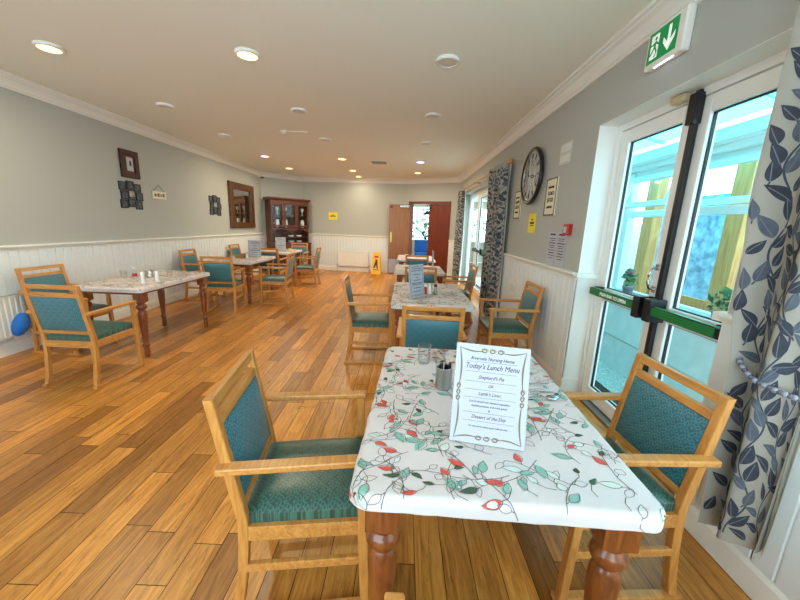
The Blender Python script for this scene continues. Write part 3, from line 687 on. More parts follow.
for x, y, a, sx, sy, lab in tables:
    tl = 'reddish brown turned leg dining table, the '+lab; cl_ = 'white leaf print tablecloth on the '+lab
    if tb0 is None: tb0 = make_table(tl, (x,y,0), a, (sx,sy,1)); cl0 = make_cloth(cl_, (x,y,0), a, (sx,sy,1))
    else:
        dup(tb0, (x,y,0), a, tl, scale=(sx,sy,1)); dup(cl0, (x,y,0), a, cl_, scale=(sx,sy,1))
ZT = TZ+.0035

# ------------------------------------------------------------------ menus
def scroll(mb, mtx, pts, w0, z):
    A = []; B = []
    for i, p in enumerate(pts):
        q0 = pts[max(i-1,0)]; q1 = pts[min(i+1,len(pts)-1)]; d = Vector((q1[0]-q0[0], q1[1]-q0[1])); d.normalize(); t = i/(len(pts)-1); w_ = w0*(.35+.65*math.sin(PI*t))
        A.append(mtx @ Vector((p[0]-d.y*w_,p[1]+d.x*w_,z))); B.append(mtx @ Vector((p[0]+d.y*w_,p[1]-d.x*w_,z)))
    for i in range(len(pts)-1): mb.face([A[i],B[i],B[i+1],A[i+1]])
LINES = [('Rivervale Nursing Home',.0165,.119,0),("Today's Lunch Menu",.0245,.092,0),("Shepherd's Pie",.0165,.056,1),('OR',.0135,.028,1),("Lamb's Liver,",.0165,.001,1),('(Lunch served with seasonal vegetables,',.0096,-.026,0),('mashed potatoes, and a rich gravy)',.0096,-.040,0),('&',.011,-.054,0),('Dessert of the Day',.0165,-.077,1),('For alternatives please speak with the chef',.0084,-.108,0)]
def make_menu(name, label, loc, rz, lean, W=.235, Hh=.335, full=True):
    t = thing(name, label, 'menu', loc, rz, 'lunch menu cards')
    m = Matrix.Rotation(-lean, 4, 'X') @ Matrix.Translation((0,0,Hh/2))      # card plane XZ, faces -Y
    q = MB(); q.box(-W/2,W/2,-.0015,.0015,-Hh/2+.002,Hh/2); o = q.build('card', M_paper, t); o.data.transform(m)
    f = m @ frame_mtx((0,-.0022,0),(1,0,0),(0,0,1)); k = W/.235
    # acrylic foot and sleeve
    q = MB(); q.box(-W/2-.003,W/2+.003,.0018,.003,-Hh/2,Hh/2+.002); g = q.build('acrylic_sleeve', M_sleeve, t); g.data.transform(m)
    MB().box(-W/2,W/2,-.004,.085,0,.002).build('acrylic_foot', M_sleeve, t)
    q = MB(); a, b = W/2-.012, Hh/2-.014
    N = 14
    def arc(x0,y0,x1,y1,bx,by_): return [(x0+(x1-x0)*i/N+bx*math.sin(PI*i/N), y0+(y1-y0)*i/N+by_*math.sin(PI*i/N)) for i in range(N+1)]
    for s in (-1,1):
        scroll(q,f,arc(s*.03,b-.009,s*a,b,0,-.006),.0024,0); scroll(q,f,arc(s*.03,-b+.009,s*a,-b,0,.006),.0024,0)
        scroll(q,f,arc(s*a,b,s*(a-.006),.025,-s*.006,0),.003,0); scroll(q,f,arc(s*a,-b,s*(a-.006),-.025,-s*.006,0),.003,0)
        for c in (-.027,0,.027):
            scroll(q,f,[(c+.0125*math.cos(w_)*(1-.04*i_),s*(b-.007)+.008*math.sin(w_)*(1-.04*i_)) for i_, w_ in enumerate([i*3*PI/16 for i in range(17)])],.0022,0)
            scroll(q,f,[(s*(a-.005)+.007*math.cos(w_)*(1-.04*i_),c*.75+.0105*math.sin(w_)*(1-.04*i_)) for i_, w_ in enumerate([i*3*PI/16 for i in range(17)])],.0022,0)
    q.build('border', M_gold, t)
    if full:
        q = MB()
        for yy in (.108,.074,.041,.014,-.013,-.063,-.091): 
            hw = .085; q.face([f @ Vector(p) for p in ((-hw,yy-.0004,0),(hw,yy-.0004,0),(hw,yy+.0004,0),(-hw,yy+.0004,0))])
        q.build('rule_line', M_ink, t)
        for s, sz, yy, plum in LINES: text_obj('lettering', s, sz*1.02, M_inkp if plum else M_ink, t, f @ Matrix.Translation((0,yy,0)) @ Matrix.Scale(.86,4,(1,0,0)), .0002, shear=.32, bold=0)
    else:
        q = MB(); r = random.Random(4)
        for yy, hw in ((.125,.06),(.105,.075),(.066,.05),(.038,.015),(.009,.045),(-.02,.08),(-.035,.07),(-.069,.055),(-.105,.06)):
            x = -hw
            while x < hw: 
                l = r.uniform(.008,.02); q.face([f @ Vector(p) for p in ((x,yy-.004,0),(x+l,yy-.004,0),(x+l+.002,yy+.004,0),(x+.002,yy+.004,0))]); x += l+.005
        q.build('lettering', M_ink, t)
    return t
make_menu('menu_card', "large white lunch menu card in clear stand on the nearest table", (.303,1.015,ZT), -.2, .30, W=.245, full=True)
def small(label, x, y, rz, lean=.12): return make_menu('menu_card', label, (x,y,ZT), rz, lean, full=False)
small('narrow looking menu card turned on the second right table', .165,3.42,.85)
small('menu card seen edge on at the right of the third table', .50,5.62,R90+.02,.02)
small('white menu card standing on the middle left table', -2.90,6.66,-.35+.6)
small('white menu card standing on the rear left table before the dresser', -2.94,8.22,.3)

# ------------------------------------------------------------------ tableware
def tumbler(label, x, y, h=.1, r=.034, group='drinking glasses'):
    o = MB().lathe([(r*.78,0),(r,h),(r-.002,h),(r*.78-.002,.006),(.001,.006)], (0,0,0), 20).build('drinking_glass', M_tumbler); o.location = (x,y,ZT); return tag(o, label, 'glass', group)
tumbler('clear drinking glass on the nearest table, left of the menu card', .132,1.70,.105,.037)
pt = thing('condiment_pot', 'round steel pot with black inside beside the large menu card', 'pot', (.205,1.435,ZT))
MB().lathe([(.034,0),(.037,.004),(.037,.098),(.039,.1),(.035,.1),(.034,.02),(.001,.02)], n=24).build('pot_body', M_steel, pt)
q = MB()
for k in range(9): a = k*2.4; rr_ = .007+.019*(k/9); q.beam((rr_*math.cos(a),rr_*math.sin(a),.022),(rr_*1.25*math.cos(a),rr_*1.25*math.sin(a),.108+.004*(k%3)),.018,.003,(math.sin(a),.1,math.cos(a)))
q.build('sachet', M_black, pt)
def knife_mb():
    q = MB(); q.hexa([(-.004,-.1,0),(.004,-.1,0),(.004,-.1,.004),(-.004,-.1,.004)],[(-.005,0,0),(.005,0,0),(.005,0,.004),(-.005,0,.004)]); q.hexa([(-.005,0,0),(.006,0,0),(.006,0,.002),(-.005,0,.002)],[(-.003,.11,0),(.009,.1,0),(.009,.1,.002),(-.003,.11,.002)]); return q
def spoon_mb(fork=False):
    q = MB(); q.hexa([(-.005,-.1,0),(.005,-.1,0),(.005,-.1,.003),(-.005,-.1,.003)],[(-.003,.03,.004),(.003,.03,.004),(.003,.03,.007),(-.003,.03,.007)])
    if fork:
        q.hexa([(-.003,.03,.004),(.003,.03,.004),(.003,.03,.007),(-.003,.03,.007)],[(-.011,.055,.002),(.011,.055,.002),(.011,.055,.004),(-.011,.055,.004)])
        for k in range(4): x = -.0095+k*.0063; q.box(x-.0015,x+.0015,.055,.098,.002,.004)
    else: q.sphere((0,.062,.008),.02,10,0,(1,1.6,.35))
    return q
protos = {}
def cutlery(kind, label, x, y, rz, z=ZT):
    if kind not in protos:
        o = (knife_mb() if kind == 'knife' else spoon_mb(kind == 'fork')).build(kind, M_chrome, bevel=.0006); protos[kind] = o
    else: o = protos[kind].copy(); C.objects.link(o)
    o.location = (x,y,z); o.rotation_euler = (0,0,rz); tag(o, label, 'cutlery', 'loose cutlery'); return o
cutlery('knife','steel knife beside the drinking glass, left of three at the far end of nearest table', .165,1.80,-.08)
cutlery('fork','steel fork at far end of nearest table, middle of the three there', .205,1.80,-.05)
cutlery('spoon','steel spoon at far end of nearest table, right of the three there', .25,1.81,.0)
cutlery('knife','steel knife at the right edge of nearest table, farthest of three', .61,1.50,-R90+.08)
cutlery('fork','steel fork at the right edge of nearest table, middle of three', .61,1.43,-R90+.08)
cutlery('spoon','steel spoon at the right edge of nearest table, closest of three', .61,1.355,-R90+.08)
cutlery('knife','steel knife lying on the second table right of the shakers', .52,3.72,-R90+.3)
cutlery('fork','steel fork lying on the second table right of the shakers', .53,3.66,-R90+.3)
def shaker(label, x, y, body, cap, h=.11):
    t = thing('shaker', label, 'shaker', (x,y,ZT), 0, 'salt and pepper shakers'); MB().lathe([(.02,0),(.022,.004),(.018,h*.75)], n=14).build('shaker_body', body, t); MB().lathe([(.0185,h*.75),(.018,h*.92),(.008,h)], n=14).build('cap', cap, t)
shaker('red banded shaker, leftmost of three on the second right table', .255,3.60, M_red, M_china)
shaker('white shaker, middle of three on the second right table', .305,3.62, M_china, M_steel)
shaker('dark shaker, rightmost of three on the second right table', .365,3.62, M_steel, M_black)
tumbler('clear glass at the wall side of the front left table', -3.27,3.93,.085,.036)
tumbler('clear glass at the far right of the front left table', -2.86,4.12,.085,.034)
shaker('tall white shaker at the near corner of front left table, closer of two', -2.78,3.58, M_china, M_china, .13)
shaker('white shaker near the right edge of front left table, farther of two', -2.74,3.74, M_china, M_china, .12)
pt2 = thing('condiment_pot', 'grey steel pot in the middle of the front left table', 'pot', (-3.05,4.05,ZT)); MB().lathe([(.04,0),(.045,.075),(.042,.075),(.038,.01),(.001,.01)]).build('pot_body', M_steel, pt2)
bt = thing('sauce_bottle', 'small sauce bottle with red label on the front left table', 'bottle', (-3.10,3.88,ZT)); MB().lathe([(.022,0),(.024,.01),(.024,.075),(.011,.1),(.011,.115)]).build('bottle_body', M_tumbler, bt); MB().lathe([(.0245,.025),(.0245,.06)],cap=False).build('bottle_label', M_red, bt); MB().lathe([(.0125,.115),(.0125,.132)]).build('cap', M_china, bt)
cutlery('spoon','steel spoon lying on the front left table', -3.18,4.1,.9); cutlery('fork','steel fork lying on the front left table', -2.95,4.12,1.2)
cd = thing('condiment_caddy', 'brown wicker caddy on the middle left table beside the menu', 'caddy', (-3.10,6.48,ZT)); q = MB(); q.box(-.08,.08,-.05,.05,0,.01)
for (a,b_,c,d) in ((-.08,.08,-.05,-.042),(-.08,.08,.042,.05),(-.08,-.072,-.05,.05),(.072,.08,-.05,.05)): q.box(a,b_,c,d,0,.065)
q.build('basket', M_sponge, cd, bevel=.003)
shaker('white shaker just left of the menu on the middle left table', -2.98,6.50, M_china, M_steel, .115)
tumbler('clear glass at the wall side of the middle left table', -3.2,6.35,.09)
np_ = MB()
for k in range(5): np_.hexa([(-.06+.008*k,-.06,k*.012),(.07,-.06+.006*k,k*.012),(.07-.006*k,.06,k*.012),(-.06,.06,k*.012)],[(-.055+.008*k,-.055,.01+k*.012),(.06,-.05+.006*k,.01+k*.012),(.06-.006*k,.05,.01+k*.012),(-.05,.05,.01+k*.012)])
o = np_.build('napkin_stack', mat('napkin',(232,206,150),.8)); o.location = (-2.80,8.42,ZT); tag(o, 'stack of cream napkins beside the menu on the rear left table', 'napkins')
cu = thing('cup', 'white cup on the most distant right table', 'cup', (.08,7.75,ZT)); MB().lathe([(.028,0),(.042,.08),(.04,.08),(.026,.006),(.001,.006)]).build('cup_body', M_china, cu); MB().tube([(.04,0,.065),(.065,0,.06),(.065,0,.03),(.035,0,.02)], .005).build('cup_handle', M_china, cu)

# ------------------------------------------------------------------ dresser in the angled corner
ds = Vector((P2[0]-P1[0], P2[1]-P1[1])).normalized(); ang = math.atan2(ds[1], ds[0]); c0 = Vector(P1)+ds*.645+Vector(n12)*.09
dr = thing('dresser', 'dark wood glass fronted dresser standing in the angled far left corner', 'dresser', (c0[0],c0[1],0), ang)
W2 = .585   # local: x along wall, -y to the room
q = MB(); q.box(-W2,W2,-.48,0,.06,.84); q.box(-W2+.03,W2-.03,-.46,-.02,0,.06); q.box(-W2-.02,W2+.02,-.5,0,.84,.87); q.build('base_cabinet', M_dresser, dr, bevel=.004)
for k in range(3):
    x = -.4+.4*k; d = MB().box(x-.185,x+.185,-.492,-.48,.67,.81).build('drawer', M_dresser, dr, bevel=.004); MB().sphere((x,-.505,.74),.016,8).build('knob', M_brass, d)
    d = MB(); d.box(x-.185,x+.185,-.492,-.48,.1,.64); d.box(x-.12,x+.12,-.498,-.49,.17,.57); d = d.build('door', M_dresser, dr, bevel=.004); MB().sphere((x+.15,-.505,.4),.014,8).build('knob', M_brass, d)
q = MB(); q.box(-W2,-W2+.03,-.36,0,.87,2.06); q.box(W2-.03,W2,-.36,0,.87,2.06); q.box(-W2,W2,-.02,0,.87,2.06); q.box(-W2,W2,-.36,0,1.28,1.31); q.box(-W2,W2,-.34,0,1.02,1.035)
q.box(-W2,W2,-.36,0,2.0,2.06); q.box(-W2+.03,W2-.03,-.32,0,1.66,1.675)
# arched fret under the doors
pts = [(-W2,1.31),(-W2,1.1)]+[(-W2+.03+.0*i,1.1) for i in range(1)]
ar = [(-W2+.04+(W2-.06)*i/10, 1.16+.1*math.sin(PI*i/10)**.6) for i in range(11)]; ar2 = [(.02+(W2-.06)*i/10, 1.16+.1*math.sin(PI*i/10)**.6) for i in range(11)]
for arr in (ar, ar2):
    for i in range(10): q.hexa([(arr[i][0],-.36,arr[i][1]),(arr[i+1][0],-.36,arr[i+1][1]),(arr[i+1][0],-.345,arr[i+1][1]),(arr[i][0],-.345,arr[i][1])],[(arr[i][0],-.36,1.31),(arr[i+1][0],-.36,1.31),(arr[i+1][0],-.345,1.31),(arr[i][0],-.345,1.31)])
q.build('hutch', M_dresser, dr)
q = MB(); molding_ = [(-.36,2.06),(-.38,2.07),(-.40,2.1),(-.42,2.11),(-.42,2.14),(0,2.14),(0,2.06)]
q.prism(molding_, lambda a,b,d: Vector((d,a,b)), -W2-.05, W2+.05); q.build('cornice', M_dresser, dr)
for k in range(3):
    x = -.395+.395*k; d = MB()
    for (a,b_,c,e_) in ((x-.19,x-.145,1.33,1.99),(x+.145,x+.19,1.33,1.99),(x-.145,x+.145,1.33,1.38),(x-.145,x+.145,1.94,1.99)): d.box(a,b_,-.382,-.36,c,e_)
    d = d.build('door', M_dresser, dr, bevel=.003); MB().box(x-.145,x+.145,-.372,-.368,1.38,1.94).build('pane', M_glass, d); MB().sphere((x+(.165 if k < 2 else -.165),-.39,1.62),.013,8).build('knob', M_black, d)
rr = random.Random(9); k = 0
cvec = lambda x, y, z: (c0[0]+ds[0]*x-ds[1]*y, c0[1]+ds[1]*x+ds[0]*y, z)
slots = ['in the left', 'in the middle', 'behind the right']
pos_w = ['lower shelf', 'upper shelf']
for k in range(3):
    for zi, z in enumerate((1.31,1.675)):
        for j in range(2):
            x = -.395+.395*k-.07+.14*j
            o = MB().lathe([(.03,0),(.055,.06),(.06,.14),(.045,.2),(.05,.22)] if (j+k+zi)%2 else [(.03,0),(.008,.02),(.008,.08),(.045,.14),(.05,.2)], n=12).build('vase' if (j+k+zi)%2 else 'goblet', M_china if (j+k)%2 else M_tumbler)
            o.location = cvec(x,-.2,z); tag(o, '%s %s dresser glass door, %s of the %s' % ('vase' if (j+k+zi)%2 else 'goblet', slots[k], 'left' if j == 0 else 'right', pos_w[zi]), 'ornament', 'china in the dresser')
for j in range(4):
    x = .08+.26*(j%2); z = (.87, 1.035)[j//2]
    o = MB().lathe([(.05,0),(.1,.05),(.098,.05),(.048,.006),(.001,.006)], n=16).build('bowl', M_china); o.location = cvec(x,-.2,z); tag(o, 'china bowl on the open dresser shelf, %s %s one' % ('lower' if j < 2 else 'upper', 'left' if j%2 == 0 else 'right'), 'bowl', 'bowls on the dresser')

# ------------------------------------------------------------------ walls: pictures, signs, radiators
def wl(mb, y0, y1, z0, z1, d0, d1, m=0): mb.box(XL+d0,XL+d1,y0,y1,z0,z1,m)     # on left wall
t = thing('framed_picture', 'dark red box framed picture on left wall, topmost of the two on the left', 'picture', (XL,5.32,2.22))
def lw_part(t, name, specs, m, bevel=0):
    q = MB()
    for (y0,y1,z0,z1,d0,d1) in specs: q.box(d0,d1,y0-t.location.y,y1-t.location.y,z0-t.location.z,z1-t.location.z)
    return q.build(name, m, t, bevel=bevel)
lw_part(t,'frame',[(5.14,5.48,2.03,2.1,0,.035),(5.14,5.48,2.35,2.42,0,.035),(5.14,5.22,2.1,2.35,0,.035),(5.40,5.48,2.1,2.35,0,.035)], M_darkframe, .006)
lw_part(t,'mount',[(5.22,5.40,2.1,2.35,0,.02)], mat('mount_red',(90,30,24),.6)); lw_part(t,'picture_sheet',[(5.25,5.37,2.13,2.32,.02,.024)], M_paper); lw_part(t,'motif',[(5.3,5.335,2.2,2.27,.024,.026)], M_ink)
def collage(label, y0, z0, w_, h_):
    t = thing('photo_collage', label, 'photo frame', (XL,y0,z0)); rr = random.Random(int(y0*10))
    for r_ in range(3):
        for c_ in range(3):
            yy = c_*w_/3+(.02 if r_ == 1 else 0); zz = r_*h_/3+(.02 if c_ == 1 else -.01 if c_ == 2 else 0); d = .011+.005*((r_+c_)%2); pw_ = w_/3-.004; ph = h_/3-.004
            q = MB(); b_ = .016
            for (a,b2,c,e_) in ((yy,yy+b_,zz,zz+ph),(yy+pw_-b_,yy+pw_,zz,zz+ph),(yy+b_,yy+pw_-b_,zz,zz+b_),(yy+b_,yy+pw_-b_,zz+ph-b_,zz+ph)): q.box(0,d,a,b2,c,e_)
            o = q.build('frame', M_collage, t); MB().box(0,d-.003,yy+b_,yy+pw_-b_,zz+b_,zz+ph-b_).build('photo', M_pic if (r_ == 1 and c_ == 1) else M_picd, o)
collage('dark nine photo collage on the left wall directly below the box framed picture', 5.07,1.59,.42,.38)
collage('dark nine photo collage on the left wall between the hanging plaque and mirror', 7.38,1.56,.45,.40)
t = thing('wall_plaque', 'small cream wooden plaque hanging by a string on the left wall', 'plaque', (XL,5.88,1.83))
lw_part(t,'board',[(5.72,6.04,1.77,1.89,.004,.018)], M_cream, .004); q = MB(); q.tube([(.01,-.13,.06),(.012,0,.16),(.01,.13,.06)], .003, 6); q.build('string', M_ink, t)
q = MB()
for k, (a,b_) in enumerate(((-.12,-.07),(-.05,.0),(.02,.05),(.07,.12))): q.box(.018,.0195,a,b_,-.025,.02+.01*(k%2))
q.build('lettering', mat('plaque_ink',(120,100,60),.7), t)
t = thing('wall_mirror', 'large wooden framed mirror on the left wall near the dresser corner', 'mirror', (XL,8.86,1.82))
lw_part(t,'frame',[(8.2,9.52,1.28,1.42,0,.05),(8.2,9.52,2.2,2.36,0,.05),(8.2,8.4,1.42,2.2,0,.045),(9.32,9.52,1.42,2.2,0,.045)], M_mirrorwood, .012); lw_part(t,'mirror_glass',[(8.4,9.32,1.42,2.2,0,.012)], M_mirror)
def radiator(label, mtx, L_, z0, z1):
    t = thing('radiator', label, 'radiator', (0,0,0)); t.matrix_world = mtx
    q = MB(); n = round(L_/.05); st = L_/n
    prof = []
    for i in range(n): s = i*st; prof += [(s+.004,.0),(s+.012,.012),(s+st-.012,.012),(s+st-.004,.0)]
    for i in range(len(prof)-1):
        a, b_ = prof[i], prof[i+1]; q.face([(a[0],.06+a[1],z0+.02),(b_[0],.06+b_[1],z0+.02),(b_[0],.06+b_[1],z1-.02),(a[0],.06+a[1],z1-.02)])
    q.box(0,L_,.03,.061,z0,z1); q.box(-.004,L_+.004,.02,.078,z1-.02,z1); q.build('panel', M_rad, t)
    q = MB(); 
    for s in (-.03,L_+.03): q.tube([(s,.05,0.0),(s,.05,z0+.05)], .009); q.tube([(s,.05,z0+.05),(s*.9 if s < 0 else L_-.01,.05,z0+.05)], .011)
    q.build('pipe', M_chrome, t); MB().lathe([(.016,0),(.02,.02),(.018,.06)], (-.03,.05,z0+.05)).build('valve', M_china, t)
    q = MB(); q.box(.1,.13,.014,.03,z0+.05,z1-.05); q.box(L_-.13,L_-.1,.014,.03,z0+.05,z1-.05); q.build('bracket', M_rad, t)
radiator('white panel radiator on the left wall behind the chair with the blue cap', Matrix.Translation((XL+.012,3.52,0)) @ Matrix.Rotation(-R90,4,'Z'), 1.1, .19, .63)
fd = Vector((P3[0]-P2[0], P3[1]-P2[1], 0)).normalized(); 
def farp(x, off=0):
    k = (x-P2[0])/(P3[0]-P2[0]); return Vector((x, P2[1]+(P3[1]-P2[1])*k, 0))+Vector((*n23,0))*off
radiator('white panel radiator on the far wall beside the yellow floor sign', frame_mtx(farp(-1.08,.014), -fd, Vector((*n23,0))), .98, .16, .62)
def notice(name, label, o, ex, w_, h_, m, lines, ink=M_ink, cat='notice', group=None):
    t = thing(name, label, cat, (0,0,0), 0, group); ez = Vector((0,0,1)); f = frame_mtx(o, ex, ez); t.matrix_world = f
    MB().box(-w_/2,w_/2,-h_/2,h_/2,0,.003).build('sheet', m, t)
    q = MB()
    for (y, hw, th) in lines: q.box(-hw*w_,hw*w_,(y-th/2)*h_,(y+th/2)*h_,.003,.0036)
    q.build('lettering', ink, t); return t
notice('yellow_notice','yellow notice on the far wall above the white radiator', farp(-2.23,.002)+Vector((0,0,1.70)), fd, .28, .22, M_yellow, [(.12,.12,.08),(-.02,.34,.14)])
notice('yellow_notice','yellow notice on the right wall under the wheel clock', (XR-.002,4.21,1.565), (0,-1,0), .23, .225, M_yellow, [(.18,.15,.07),(.02,.3,.12),(-.12,.24,.05)])
ls = [(.42,.32,.05),(.3,.38,.02),(.24,.3,.02),(.16,.4,.03),(.08,.36,.02),(.02,.3,.02),(-.06,.4,.02),(-.14,.3,.03),(-.22,.38,.02),(-.3,.26,.02)]
notice('menu_notice','lilac printed sheet on right wall above dado, left of the pair', (XR-.002,3.575,1.31), (0,-1,0), .195,.33, M_paper, ls, group='printed sheets on the right wall')
notice('menu_notice','lilac printed sheet on right wall, right of the pair under the red call point', (XR-.002,3.37,1.31), (0,-1,0), .195,.33, M_paper, ls, group='printed sheets on the right wall')
t = thing('fire_call_point', 'small red fire alarm call point on the right wall', 'alarm', (XR,3.24,1.50)); MB().box(-.045,0,-.05,.05,-.05,.05).build('housing', M_red, t, bevel=.006); MB().box(-.048,-.045,-.028,.028,-.03,.025).build('window', M_paper, t)
def wsign(label, y, z, w_, h_, border, seed):
    t = thing('wall_sign', label, 'sign', (XR,y,z)); f = Matrix.Identity(4)
    MB().box(-.014,0,-w_/2,w_/2,-h_/2,h_/2).build('board', M_cream, t, bevel=.003)
    q = MB(); b_ = .014
    for (a,c,d,e_) in ((-w_/2,w_/2,-h_/2,-h_/2+b_),(-w_/2,w_/2,h_/2-b_,h_/2),(-w_/2,-w_/2+b_,-h_/2+b_,h_/2-b_),(w_/2-b_,w_/2,-h_/2+b_,h_/2-b_)): q.box(-.0165,-.014,a,c,d,e_)
    q.build('border', border, t)
    q = MB(); r = random.Random(seed)
    for zz, sz in ((.26,.05),(.1,.1),(-.08,.12),(-.27,.05)):
        x = -w_*.26
        while x < w_*.26: 
            l = sz*h_*.7; pts = [(-.0155, x+l*.5+l*.45*math.cos(a), zz*h_+sz*h_*.5*math.sin(a)) for a in [r.uniform(0,2)+i*PI/4 for i in range(7)]]; q.tube([(p[0],-p[1],p[2]) for p in pts], .0035, 5); x += l*1.15
    q.build('sign_writing', M_ink, t)
wsign('cream decorative sign with dark lettering on the right wall, right of the wheel clock', 3.74,1.83,.26,.38, M_black, 3)
wsign('narrow cream sign with green border on the right wall, left of the wheel clock', 4.80,1.81,.25,.36, mat('sign_green',(70,92,62),.6), 5)
t = thing('wall_vent', 'square white ventilation grille high on the right wall', 'vent', (XR,3.53,2.22)); MB().box(-.008,0,-.12,.12,-.1,.1).build('plate', mat('vent_plate',(196,192,182),.5), t, bevel=.003)
for r_ in (-.048,.048):
    q = MB()
    for k in range(7): q.box(-.011,-.008,-.1+k*.03,-.1+k*.03+.016,r_-.034,r_+.034)
    q.build('louvre', mat('louvre_white',(214,211,202),.5) if r_ < 0 else bpy.data.materials['louvre_white'], t)
tag(MB().box(XR-.03,XR-.012,4.52,4.68,.66,.75).build('wall_socket', M_china, bevel=.004), 'white socket on the panelled right wall behind the armchair', 'socket')
# wheel clock
t = thing('wheel_clock', 'round black bicycle wheel clock on the right wall', 'clock', (XR-.05,4.27,2.105))
def ring(R0, r, n=48, k=8): 
    q = MB(); rs = [[((r*math.sin(2*PI*j/k)), (R0+r*math.cos(2*PI*j/k))*math.cos(a), (R0+r*math.cos(2*PI*j/k))*math.sin(a)) for j in range(k)] for a in [2*PI*i/n for i in range(n+1)]]; q.rings(rs,0,True,False); return q
ring(.3,.026).build('tyre', M_black, t); ring(.275,.009).build('rim', M_steel, t)
for k in range(24):
    a = 2*PI*k/24; s = (-1)**k; q = MB(); q.tube([(s*.03,.018*math.cos(a+.9*s),.018*math.sin(a+.9*s)),(0,.272*math.cos(a),.272*math.sin(a))], .0034, 5); q.build('spoke', M_china, t)
q = MB(); q.tube([(-.035,0,0),(.045,0,0)], .015, 12); q.build('hub', M_black, t)
for k in range(12):
    a = 2*PI*k/12; c_, s_ = math.cos(a), math.sin(a); q = MB()
    for o_ in ((-.01,0,.01) if k%3 == 0 else (-.006,.006)): q.beam((-.012,.2*c_-o_*s_,.2*s_+o_*c_),(-.012,.255*c_-o_*s_,.255*s_+o_*c_),.006,.004,(1,0,0))
    q.build('numeral', M_black, t)
q = MB(); q.beam((-.04,0,0),(-.04,.05,.15),.012,.003,(1,0,0)); q.build('hand', M_black, t); q = MB(); q.beam((-.045,0,0),(-.045,-.13,.16),.008,.003,(1,0,0)); q.build('hand', M_black, t)

# exit sign above the glazed doors
ES = (XR-.03, 2.285, 2.6)
t = thing('exit_sign', 'white and green illuminated emergency exit sign above the glazed doors', 'sign', ES)
q = MB(); q.box(-.02,.03,-.14,.165,-.115,.11); q.build('housing', M_rad, t, bevel=.01)
MB().box(-.0225,-.02,-.09,.145,-.085,.085).build('green_face', M_greensign, t)
f = frame_mtx((-.0228,.0275,0),(0,-1,0),(0,0,1))   # local x right as seen
def flat(mb, pts, off=0): mb.face([f @ Vector((a,b,off)) for a, b in pts])
q = MB(); flat(q,[(.044,.066),(.066,.066),(.066,-.03),(.044,-.03)]); flat(q,[(.055,-.068),(.1,-.012),(.1,.018),(.055,-.03)]); flat(q,[(.055,-.068),(.055,-.03),(.01,.018),(.01,-.012)]); q.build('arrow', M_signwhite, t)
q = MB(); flat(q,[(-.095,-.065),(-.03,-.065),(-.03,.065),(-.095,.065)]); q.build('doorway_symbol', M_signwhite, t)
q = MB(); h_ = .0004
flat(q,[(-.055+.011*math.cos(a),.042+.011*math.sin(a)) for a in [i*2*PI/14 for i in range(14)]],h_)
flat(q,[(-.07,.025),(-.048,.03),(-.05,-.008),(-.068,-.004)],h_); flat(q,[(-.05,.028),(-.026,.008),(-.032,.0),(-.052,.014)],h_); flat(q,[(-.07,.022),(-.098,.018),(-.098,.008),(-.07,.01)],h_); flat(q,[(-.066,0),(-.052,-.004),(-.034,-.03),(-.046,-.036)],h_); flat(q,[(-.046,-.036),(-.034,-.03),(-.05,-.062),(-.06,-.058)],h_); flat(q,[(-.068,0),(-.056,-.006),(-.08,-.04),(-.092,-.034)],h_); flat(q,[(-.085,-.044),(-.08,-.034),(-.108,-.03),(-.112,-.04)],h_); q.build('running_figure', M_greensign, t)
q = MB()
for k in range(9): q.box(-.012,-.004,-.07+k*.018,-.07+k*.018+.01,-.118,-.115)
q.build('downlight_strip', mat('led_strip',(225,235,255),.5,emit=5), t)

# yellow caution sign on the floor
t = thing('caution_sign', 'yellow folding wet floor caution sign standing by the far radiator', 'sign', (-.80,10.42,0), -.03)
q = MB()
for s in (-1,1): q.hexa([(-.15,s*.13-.01,0),(.15,s*.13-.01,0),(.15,s*.13+.01,0),(-.15,s*.13+.01,0)],[(-.11,s*.02-.01,.64),(.11,s*.02-.01,.64),(.11,s*.02+.01,.64),(-.11,s*.02+.01,.64)])
q.box(-.09,.09,-.025,.025,.63,.66); q.build('panel', M_yplast, t, bevel=.006)
sl = lambda x, z: Vector((x, -.142+.11*z/.64-.001, z))
q = MB(); q.face([sl(-.06,.5),sl(.06,.5),sl(.06,.56),sl(-.06,.56)]); q.build('red_band', M_red, t)
q = MB(); q.face([sl(-.03,.40),sl(.03,.40),sl(.03,.45),sl(-.03,.45)]); q.face([sl(-.06,.3),sl(.02,.26),sl(.05,.39),sl(-.02,.4)]); q.face([sl(-.09,.2),sl(-.05,.18),sl(.0,.3),sl(-.05,.32)]); q.face([sl(.02,.18),sl(.06,.18),sl(.04,.3),sl(0,.3)]); q.face([sl(-.08,.13),sl(.08,.13),sl(.08,.155),sl(-.08,.155)]); q.build('falling_figure', M_black, t)

# blue cap hanging by the left radiator
t = thing('blue_cap', 'bright blue cloth cap hanging by the left radiator behind an armchair', 'cap', (-3.95,3.35,.34))
q = MB(); rs = []
for i in range(8):
    a = PI/2*i/7; r_ = .082*math.cos(a)+.004; rs.append([(.075*math.sin(a), r_*.95*math.cos(2*PI*j/16)+.03*r_/.08*math.sin(2*PI*j/16), r_*1.35*math.sin(2*PI*j/16)) for j in range(16)])
q.rings(rs); q.build('crown', M_blue, t)
q = MB(); q.hexa([(.0,-.08,-.11),(.01,-.08,-.11),(.01,.08,-.11),(.0,.08,-.11)],[(.0,-.06,-.165),(.02,-.06,-.165),(.02,.06,-.165),(.0,.06,-.165)]); q.build('peak', M_paper, t, bevel=.004)

